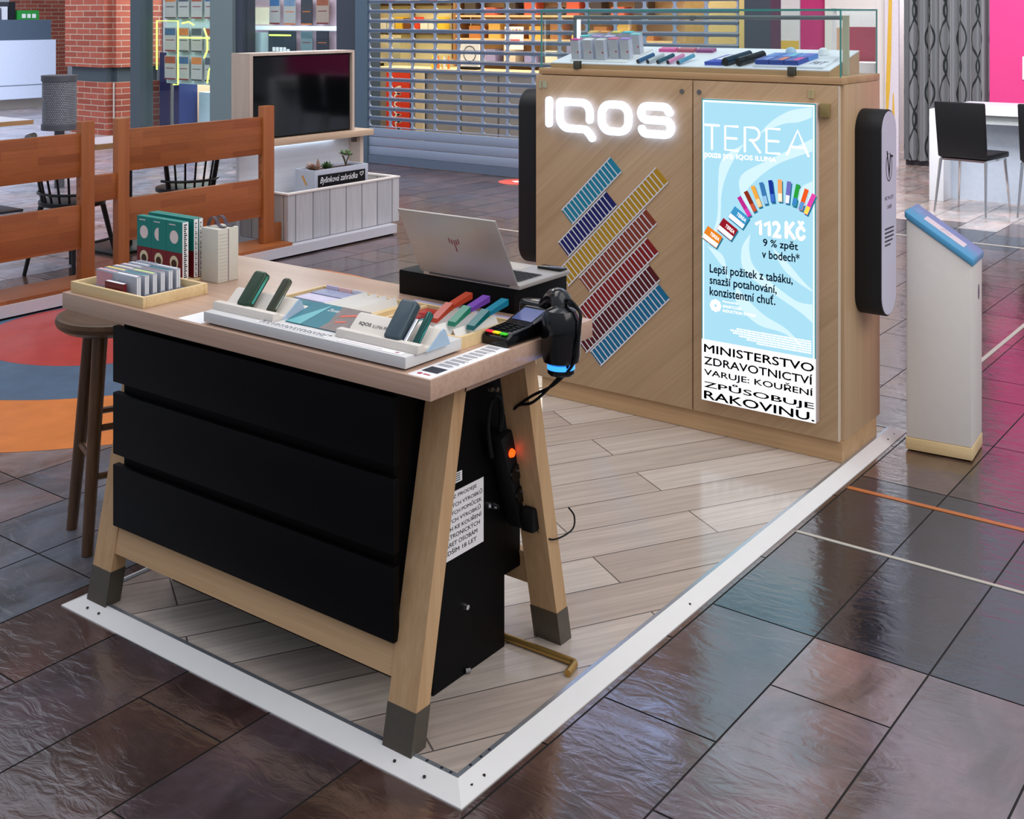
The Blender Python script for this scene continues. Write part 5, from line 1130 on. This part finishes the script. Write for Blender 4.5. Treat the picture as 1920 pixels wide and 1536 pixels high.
obj('slat_curtain', shutter_mesh(), [SHM, M('shutter_rib', (78, 92, 112), .4, .35)], rsx)
for i in range(3): obj('solid_slat', G().box(-7.37, -2.98, 7.512, 7.532, .093 + i * .098, .187 + i * .098), SHM, rsx, bevel=.006)
obj('bottom_bar', G().box(-7.37, -2.98, 7.505, 7.54, .004, .0925), M('bar_slate', (84, 94, 112), .45, .2), rsx)
# bistro interior
struct('wall_back', G().box(-11.4, -4.4, 11.6, 11.7, 0, 3.6), M('wall_pale_yellow', (214, 204, 160), .8)); struct('wall_shop_side', G().prism([(-7.66, 7.81), (-7.58, 7.81), (-11.3, 11.6), (-11.38, 11.6)], 'z', 0, 3.6), M('wall_cream', (206, 198, 168), .8)); struct('wall_shop_right', G().prism([(-2.97, 7.71), (-2.88, 7.71), (-4.60, 11.6), (-4.68, 11.6)], 'z', 0, 3.6), M('wall_cream'))
area('bistro_lamp', (-7.6, 9.9, 3.3), 3.4, 2.0, 185, (1.0, 0.90, 0.72)); area('bistro_lamp', (-5.6, 8.7, 3.3), 2.6, .7, 75, (1.0, .9, .74))
bc_ = thing('bistro_counter', 'grey panelled serving counter with wooden worktop behind the shutter', 'counter', (-6.2, 9.3, 0))
obj('front_panels', G().box(-8.70, -4.2, 9.0, 9.4, .0, .905), bricks('grey_panels', (150, 146, 146), (140, 138, 140), (90, 88, 92), ('x', 'z', '0'), .55, 3.0, .012, 0, rough=.6), bc_)
obj('worktop', G().box(-8.70, -4.2, 8.97, 9.43, .906, .945), M('worktop_warm', (226, 196, 150), .4), bc_)
obj('white_post', G().box(-7.95, -7.83, 8.93, 8.97, 0, .905), M('post_cream', (206, 190, 160), .6), bc_)
rb_ = thing('red_banner', 'red vertical banner with white script hanging behind the shutter\'s left side', 'banner', (-8.25, 8.94, 0))
obj('cloth', G().box(-8.44, -8.06, 8.955, 8.965, .0, .885), M('banner_red', (214, 52, 26), .6), rb_)
wv = []
for i in range(60):
    t = i / 59; wv.append((-8.25 + .055 * math.sin(t * 46) * (1 - .5 * (i % 7 == 0)), .10 + .62 * t + .02 * math.cos(t * 46)))
g = G(); stroke(g, wv, .022, (0, 8.953, 0), X3, Z3, (0, -1, 0), .001); obj('script', g, PAPER, rb_)
ps_ = thing('round_logo_sign', 'white square sign with a drawn ring on the bistro counter', 'sign', (-7.25, 9.1, .946))
obj('board', G().box(-7.390, -7.110, 9.1, 9.12, .98, 1.26), PAPER, ps_); g = G(); stroke(g, [(-7.25 + .09 * math.cos(R(k * 15)), 1.13 + .09 * math.sin(R(k * 15))) for k in range(24)], .010, (0, 9.098, 0), X3, Z3, (0, -1, 0), .001, True); obj('ring', g, INK, ps_)
obj('stand', G().box(-7.370, -7.130, 9.06, 9.16, .946, .979), BLACKM, ps_)
em = thing('coffee_machine', 'steel coffee machine on the bistro counter behind the shutter', 'machine', (-8.95, 9.3, .946))
obj('body', G().box(-9.200, -8.730, 9.15, 9.55, .98, 1.28), M('machine_steel', (160, 164, 150), .3, .7), em, bevel=.02); obj('cup_rail', G().box(-9.200, -8.730, 9.15, 9.55, 1.29, 1.33), CHROME, em); obj('feet', G().box(-9.180, -9.130, 9.2, 9.25, .946, .98).box(-8.800, -8.750, 9.2, 9.25, .946, .98), BLACKM, em)
rng = random.Random(5)
for i in range(6):
    x = -7.78 + i * .045; solo('glass_jar', G().lathe([(.005, .946), (.016, .946), (.016, 1.06), (.010, 1.08), (.010, 1.10), (.003, 1.10)], x, 9.05 + .03 * (i % 2), 12), M('jar_%d' % (i % 3), [(226, 190, 60), (200, 206, 210), (206, 120, 60)][i % 3], .2), '%s jar on the bistro counter, number from the left: %s' % (('yellow', 'clear', 'amber')[i % 3], ('first', 'second', 'third', 'fourth', 'fifth', 'sixth')[i]), 'jar', (x, 9.05, .946), 'jars on the bistro counter')
cs_ = thing('wall_shelves', 'dark framed shelves with coloured goods on the bistro\'s pale back wall', 'shelves', (-10.3, 11.4, 0))
obj('dark_strip', G().box(-11.1, -9.5, 11.52, 11.58, 1.30, 1.36).box(-11.1, -9.5, 11.52, 11.58, 1.72, 1.78).box(-9.52, -9.48, 11.52, 11.58, .95, 2.4).box(-10.3, -10.27, 11.52, 11.58, .95, 2.4), M('strip_brown', (80, 64, 46), .6), cs_)
for k, z in enumerate((1.362, 1.782)):
    for i in range(9):
        c = [(220, 70, 40), (236, 190, 60), (240, 236, 220), (120, 70, 40), (230, 226, 210)][(i * 2 + k) % 5]
        solo('shelf_item', G().box(-11.05 + i * .165, -10.92 + i * .165, 11.45, 11.575, z, z + rng.uniform(.10, .2)), M('item_%d%d%d' % c, c, .5), 'small coloured packet on the bistro back wall, %s shelf, %s from the left' % (('lower', 'upper')[k], ('first', 'second', 'third', 'fourth', 'fifth', 'sixth', 'seventh', 'eighth', 'ninth')[i]), 'packet', (-11.0 + i * .165, 11.5, z), 'packets on the bistro shelves')
wc = thing('warm_cupboard', 'warm pine display cupboard with price cards behind the right part of the shutter', 'cupboard', (-6.2, 9.6, 0))
WP = wood('warm_pine', (212, 176, 126), (228, 196, 150), (.3, .02, .02), rough=.5)
obj('carcass', G().box(-7.75, -4.75, 9.75, 10.2, .0, 2.6), WP, wc)
for i, z in enumerate((1.0, 1.28, 1.56, 1.84, 2.1)): obj('shelf', G().box(-7.75, -4.75, 9.45, 9.749, z, z + .025), WP, wc)
obj('side_panel', G().box(-7.79, -7.755, 9.45, 9.749, .96, 2.6), M('panel_brown', (150, 108, 66), .5), wc)
k_ = 0
for zi, z in enumerate((1.026, 1.306, 1.586, 1.866)):
    for i in range(9):
        x = -7.65 + i * .30 + (zi % 2) * .07; c = [(238, 230, 214), (190, 120, 60), (70, 60, 56), (150, 150, 200), (230, 180, 90), (210, 90, 60)][(i * 3 + zi) % 6]
        solo('packaged_food', G().box(x, x + .17, 9.5, 9.66, z, z + .09 + .06 * ((i + zi) % 3)), M('food_%d_%d' % (c[0], c[1]), c, .5), 'packaged goods on cupboard shelf %s, place %s from left' % (('lowest', 'second', 'third', 'top')[zi], ('one', 'two', 'three', 'four', 'five', 'six', 'seven', 'eight', 'nine')[i]), 'goods', (x, 9.6, z), 'packaged goods in the pine cupboard')
wm = thing('menu_card', 'white card with coloured dots and red lines fixed to the pine cupboard', 'card', (-6.85, 9.44, 1.3))
obj('card', G().box(-6.99, -6.72, 9.438, 9.448, 1.18, 1.45), PAPER, wm); obj('print', G().box(-6.97, -6.77, 9.4365, 9.4378, 1.27, 1.30), M('print_red', (214, 80, 60), .5), wm)
for i in range(5): obj('dot', G().cyl((-6.96 + i * .048, 9.4378, 1.41), (-6.96 + i * .048, 9.436, 1.41), .014, n=10), M(('dot_yellow', 'dot_red')[i % 2], ((240, 200, 40), (220, 50, 60))[i % 2], .5), wm)

# gadget shop interior behind windows
struct('wall_gadget_back', G().box(-15.4, -10.1, 10.2, 10.3, 0, 3.6), M('wall_cool_white', (214, 226, 236), .8)); struct('wall_gadget_left', G().prism([(-12.0, 8.36), (-11.92, 8.36), (-15.3, 10.2), (-15.4, 10.2)], 'z', 0, 3.6), M('wall_cool_white'))
area('gadget_lamp', (-10.4, 9.0, 3.2), 3.2, 1.0, 260, (.92, .97, 1.0))
CG = M('card_grey', (168, 162, 162), .5, var=.05); ZIP = [(150, 70, 50), (60, 90, 130), (190, 110, 60), (70, 76, 90)]
def hang_card(x0, x1, z0, z1, y, lab, c, base_c=None):
    t = thing('hanging_card', lab, 'card', ((x0 + x1) / 2, y, z0), 0, 'hanging accessory cards in the window')
    obj('card', G().box(x0, x1, y, y + .012, z0, z1), base_c or CG, t)
    h = z1 - z0; obj('photo', G().box(x0 + .01, x1 - .01, y - .002, y - .0002, z1 - h * .32, z1 - .012), M('photo_%d_%d' % (c[0], c[2]), c, .4, var=.4, vscale=25), t)
    obj('text_bar', G().box(x0 + .03, x1 - .03, y - .002, y - .0002, z0 + h * .46, z0 + h * .49).box(x0 + .005, x1 - .005, y - .002, y - .0002, z0, z0 + .018), M('bar_%d' % (c[0] % 3), [(120, 40, 44), (60, 60, 64), (200, 110, 60)][c[0] % 3], .5), t)
rk = thing('card_rack', 'white wire rack on a steel pole holding grey cards in the left window', 'rack', (-11.0, 7.95, 0))
obj('pole', G().cyl((-11.34, 8.0, 0), (-11.34, 8.0, 2.4), .022, n=12), STEEL, rk); obj('foot', G().lathe([(.01, 0), (.2, 0), (.2, .02), (.01, .03)], -11.34, 8.0, 24), STEEL, rk)
obj('back_grid', G().box(-11.40, -10.30, 7.96, 7.975, .70, 2.3), M('grid_pale', (196, 214, 216), .5), rk)
rowz = [(.752, 1.060), (1.116, 1.424), (1.540, 1.86), (1.95, 2.25)]; colx = [(-11.36, -11.13), (-11.085, -10.87), (-10.825, -10.61), (-10.56, -10.345)]
for ri, (za, zb) in enumerate(rowz[:3]):
    for ci, (xa_, xb_) in enumerate(colx):
        hang_card(xa_, xb_, za, zb, 7.90, 'grey accessory card in the left window rack, %s row, %s' % (('lowest', 'middle', 'top')[ri], ('first', 'second', 'third', 'fourth')[ci]), ZIP[(ri + ci) % 4])
ne = thing('neon_outline', 'thin yellow-green neon outline drawn in the left shop window', 'neon sign', (-11.2, 7.75, .7))
NEO = M('neon_lime', (230, 255, 120), .4, emit=1.5, ecol=(215, 255, 80))
def nt_(pts): obj('tube', G().tube([(a, 7.78, c) for a, c in pts], .010, 6), NEO, ne)
nt_([(-11.36, .88), (-11.36, 1.51), (-10.93, 1.51), (-10.93, .70), (-11.02, .70)]); nt_([(-10.93, 1.30), (-10.20, 1.30)]); nt_([(-10.42, 1.42), (-10.36, 1.30), (-10.36, 1.15), (-10.42, 1.05)]); nt_([(-10.25, .98), (-10.33, .90), (-10.36, .74)]); nt_([(-10.85, 1.48), (-10.72, 1.50), (-10.62, 1.46)])
solo('navy_locker', G().box(-11.86, -11.45, 8.2, 8.5, 0, 1.08), M('navy_cabinet', (24, 40, 92), .4), 'dark navy locker low in the left shop window', 'locker', (-11.6, 8.3, 0))
solo('beige_column', G().box(-11.89, -11.62, 8.6, 8.9, 0, 2.8), M('column_beige', (214, 178, 146), .7), 'beige column inside the left shop window', 'column', (-11.7, 8.7, 0))
solo('low_white_case', G().box(-11.42, -10.75, 8.5, 8.9, 0, .55), M('case_cool', (196, 216, 224), .4), 'low white display case inside the left shop window', 'case', (-11.0, 8.7, 0)); solo('teal_case', G().box(-10.74, -10.05, 8.5, 8.9, 0, .75), M('case_teal', (52, 100, 106), .4), 'dark teal display case inside the left shop window', 'case', (-10.4, 8.7, 0))
r2 = thing('card_rack', 'white rack with light shelf bar holding cards in the right shop window', 'rack', (-8.8, 8.05, 0))
obj('back_panel', G().box(-9.98, -8.15, 8.10, 8.12, .0, 2.4), M('rack_blush', (222, 190, 206), .6), r2); obj('light_bar', G().box(-9.95, -8.25, 8.02, 8.09, 1.405, 1.455), M('bar_cyanwhite', (220, 240, 246), .4, emit=.6, ecol=(220, 240, 250)), r2)
w2 = [(-9.476, -9.29, 1.475, 1.80, (60, 100, 150)), (-9.225, -9.02, 1.47, 1.80, (110, 130, 160)), (-8.93, -8.74, 1.47, 1.80, (56, 56, 66)), (-8.67, -8.465, 1.48, 1.80, (150, 80, 60)), (-8.93, -8.735, 1.14, 1.395, (84, 110, 120)), (-8.67, -8.47, 1.14, 1.40, (50, 52, 64))]
for i, (xa_, xb_, za, zb, c) in enumerate(w2): hang_card(xa_, xb_, za, zb, 8.0, '%s card in the right shop window, %s' % (('blue topped', 'grey blue', 'dark', 'orange banded', 'teal photo', 'black photo')[i], ('upper row first', 'upper row second', 'upper row third', 'upper row fourth', 'lower row left', 'lower row right')[i]), c, [None, None, M('card_dark', (60, 56, 64), .5), M('card_warm', (166, 140, 130), .5), M('card_teal', (110, 130, 136), .5), M('card_black', (40, 42, 54), .5)][i])
po = thing('dark_poster', 'dark poster with white lettering and yellow-green line in the right shop window', 'poster', (-9.25, 7.98, 1.0))
obj('sheet', G().box(-9.476, -9.0, 7.985, 7.995, 1.05, 1.395), M('poster_dark', (44, 56, 66), .4, var=.5, vscale=9), po)
obj('lime_line', G().box(-9.46, -9.08, 7.980, 7.984, 1.335, 1.352), NEO, po)
g = G(); 
for i in range(5): g.box(-9.40 + i * .062, -9.35 + i * .062, 7.981, 7.9845, 1.15 - (i > 3) * .02, 1.20 - (i > 3) * .02)
obj('white_print', g, PAPER, po)
for i, (n_, c_, xa_, xb_) in enumerate((('lavender', (176, 186, 226), -9.94, -9.80), ('navy', (28, 40, 80), -9.795, -9.67), ('pale aqua', (196, 222, 230), -9.66, -9.49))):
    solo('display_box', G().box(xa_, xb_, 7.9, 8.0, .6, 1.375), M('db_' + n_.replace(' ', '_'), c_, .4), 'tall %s box standing at the left of the right shop window' % n_, 'box', (xa_, 7.95, .6), 'tall boxes in the right window')
solo('box_plinth', G().box(-9.96, -9.48, 7.88, 8.02, 0, .598), WHITEM, 'white plinth under the tall boxes in the right shop window', 'plinth', (-9.7, 7.95, 0))
solo('sale_sign', G().box(-9.93, -9.49, 8.06, 8.07, 1.47, 1.68), M('sale_cream', (240, 232, 206), .5, emit=.3), 'cream header sign above the tall boxes in the right shop window', 'sign', (-9.7, 8.06, 1.47))
solo('red_edge', G().box(-8.24, -8.19, 7.95, 8.0, 0, 2.4), M('edge_red', (176, 70, 56), .5), 'thin red strip at the right edge of the right shop window', 'strip', (-8.2, 7.97, 0))

# ------------------------------------------------------------------ right-hand pink shop
PINK = M('wall_pink', (226, 66, 140), .7, var=.03); PINK2 = M('panel_magenta', (196, 58, 126), .4, var=.05)
struct('wall_right_shop', G().box(-4.3, 5.0, 12.6, 12.7, 0, 3.8), M('wall_warm_white', (226, 226, 230), .8))
solo('partition_panel', G().box(-4.10, -3.84, 10.7, 10.75, 0, 3.2), M('panel_white_cool', (226, 228, 236), .4), 'white panel with yellow foot left of the magenta panel, seen through the showcase', 'panel', (-4, 10.7, 0))
solo('yellow_band', G().box(-4.08, -3.845, 10.69, 10.698, 1.20, 1.30), M('band_yellow', (222, 190, 90), .5), 'yellow band across the white panel behind the showcase', 'band', (-4, 10.69, 1.2))
solo('magenta_panel', G().box(-3.835, -3.535, 10.72, 10.76, 0, 3.2), PINK2, 'magenta panel behind the glass showcase', 'panel', (-3.7, 10.7, 0))
for i, (a, b_) in enumerate(((-3.53, -3.45), (-2.965, -2.848))): struct('trim_%d' % (12 + i), G().box(a, b_, 10.66, 10.8, 0, 3.2), WHITE, loc=(a, 10.7, 0))
struct('trim_14', G().box(-3.449, -2.966, 10.66, 10.8, 1.66, 3.2), WHITE)
solo('crimson_drape', G().box(-3.60, -3.10, 11.5, 11.55, 0, 1.45), M('drape_crimson', (160, 34, 66), .7), 'crimson panel inside the pink shop seen through the showcase end', 'panel', (-3.3, 11.5, 0)); solo('beige_wall_panel', G().box(-4.0, -3.605, 11.5, 11.55, 0, 1.44), M('panel_beige', (206, 176, 146), .7), 'beige panel beside the crimson one seen through the showcase end', 'panel', (-3.8, 11.5, 0))
solo('pale_worktop', G().box(-3.75, -3.1, 11.0, 11.4, 0, 1.06), M('worktop_pale', (226, 222, 226), .5), 'pale low cabinet inside the pink shop behind the showcase end', 'cabinet', (-3.2, 11, 0))
solo('swirl_banner', G().add([(-2.846, 10.6, 0), (-2.70, 10.6, 0), (-2.70, 10.6, 3.2), (-2.846, 10.6, 3.2), (-2.846, 10.63, 0), (-2.70, 10.63, 0), (-2.70, 10.63, 3.2), (-2.846, 10.63, 3.2)], [(0, 1, 2, 3), (7, 6, 5, 4), (0, 4, 5, 1), (3, 2, 6, 7), (0, 3, 7, 4), (1, 5, 6, 2)]), M('banner_lilac', (222, 218, 232), .5), 'white vertical banner with yellow swoosh left of the grey curtain', 'banner', (-2.77, 10.6, 0))
solo('yellow_swoosh', G().add([(-2.80, 10.596, 1.9), (-2.765, 10.596, 1.9), (-2.775, 10.596, 1.2), (-2.79, 10.596, .8), (-2.83, 10.596, .3), (-2.835, 10.596, .8), (-2.82, 10.596, 1.2)], [(0, 1, 2, 3, 4, 5, 6)]).add([(-2.76, 10.596, .75), (-2.75, 10.596, .78), (-2.735, 10.596, .4), (-2.78, 10.596, .1)], [(0, 1, 2, 3)]), M('swoosh_yellow', (224, 184, 70), .5), 'yellow swoosh on the white vertical banner', 'swoosh', (-2.8, 10.596, .3))
area('pink_shop_lamp', (-3.6, 11.6, 3.3), 1.6, .8, 60, (1.0, .97, 1.0))
# curtain
m, nt, b = base('wavy_curtain'); tcn = N(nt, 'ShaderNodeTexCoord'); sp = N(nt, 'ShaderNodeSeparateXYZ'); nt.links.new(tcn.outputs['Object'], sp.inputs[0])
def mth(op, a, c=None, v=None):
    n = N(nt, 'ShaderNodeMath', operation=op); nt.links.new(a, n.inputs[0])
    if c is not None: nt.links.new(c, n.inputs[1])
    if v is not None: n.inputs[1].default_value = v
    return n.outputs[0]
def wline(ph, per, thr):
    s = mth('SINE', mth('ADD', mth('MULTIPLY', sp.outputs[2], v=11.0), v=ph)); x = mth('ADD', sp.outputs[0], mth('MULTIPLY', s, v=.030)); x = mth('ADD', x, v=ph * .04)
    f = mth('ABSOLUTE', mth('SUBTRACT', mth('FRACT', mth('DIVIDE', x, v=per)), v=.5)); return mth('LESS_THAN', f, v=thr)
ln_ = mth('MAXIMUM', wline(0, .16, .045), wline(3.1, .16, .04))
mx = N(nt, 'ShaderNodeMix', data_type='RGBA'); mx.inputs[6].default_value = (*lin((128, 132, 136)), 1); mx.inputs[7].default_value = (*lin((44, 50, 52)), 1); nt.links.new(ln_, mx.inputs[0]); nt.links.new(mx.outputs[2], b.inputs['Base Color']); b.inputs['Roughness'].default_value = .8; CURT = m
g = G(); nx = 90; vs = []; fs = []
for i in range(nx + 1):
    x = -2.69 + .93 * i / nx; y = 10.74 + .035 * math.sin(i * .62) + .012 * math.sin(i * 1.7)
    vs += [(x, y, .06), (x, y, 3.2), (x, y + .012, .06), (x, y + .012, 3.2)]
for i in range(nx):
    a = 4 * i; fs += [(a, a + 4, a + 5, a + 1), (a + 2, a + 3, a + 7, a + 6), (a, a + 2, a + 6, a + 4), (a + 1, a + 5, a + 7, a + 3)]
solo('curtain', G().add(vs, fs), CURT, 'grey curtain with dark wavy lines left of the pink wall', 'curtain', (-2.2, 10.74, .06), smooth=True)
struct('baseboard_right', G().box(-2.69, -1.79, 10.80, 10.84, 0, .09), M('skirting_dark', (58, 54, 60), .6), loc=(-2.2, 10.8, 0))
struct('wall_pink', G().box(-1.79, 2.5, 10.62, 10.75, 0, 3.2), PINK, loc=(0, 10.7, 0))
solo('wall_socket', G().box(-1.475, -1.40, 10.605, 10.619, .95, 1.18), WHITE, 'white switch plate on the pink wall at the photo\'s right edge', 'switch', (-1.44, 10.61, .95))
dk = thing('white_desk', 'white desk with panel legs in front of the pink wall', 'desk', (-.6, 8.7, 0))
WD = M('desk_white', (226, 230, 236), .3, var=.02)
obj('side_panel', G().box(-1.727, -1.605, 8.5, 9.25, 0, .784), WD, dk, bevel=.004); obj('side_panel', G().box(.4, .52, 8.5, 9.25, 0, .784), WD, dk, bevel=.004)
obj('worktop', G().box(-1.604, .399, 8.5, 9.25, .752, .812), WD, dk); obj('front_fascia', G().box(-1.604, .399, 8.54, 8.56, .675, .7515), M('desk_fascia', (206, 214, 214), .3), dk); obj('modesty_panel', G().box(-1.604, .399, 8.72, 8.75, 0, .7515), M('desk_panel', (190, 202, 216), .4), dk)
def cchair(x, y, rz, lab):
    t = thing('chrome_chair', lab, 'chair', (x, y, 0), rz, 'black chairs at the white desk')
    LE = M('leather_black', (7, 8, 12), .5, var=.15)
    obj('backrest', G().hexa([(-.20, -.20, .445), (.20, -.20, .445), (.20, -.165, .445), (-.20, -.165, .445)], [(-.21, -.255, .895), (.205, -.255, .895), (.205, -.225, .895), (-.21, -.225, .895)]), LE, t, local=True, bevel=.012)
    obj('seat', G().box(-.205, .205, -.163, .235, .435, .482), LE, t, local=True, bevel=.012)
    obj('seat_frame', G().box(-.19, .19, -.18, .21, .418, .434), CHROME, t, local=True)
    for sx in (-1, 1):
        obj('leg', G().cyl((sx * .21, -.235, 0), (sx * .185, -.175, .425), .008, .014, 10), CHROME, t, local=True); obj('leg', G().cyl((sx * .215, .225, 0), (sx * .185, .19, .425), .008, .014, 10), CHROME, t, local=True)
cchair(-1.27, 8.15, R(-8), 'black leather chair with chrome legs at the white desk'); cchair(-.70, 8.28, R(4), 'black chair cut off by the photo\'s right edge at the white desk')
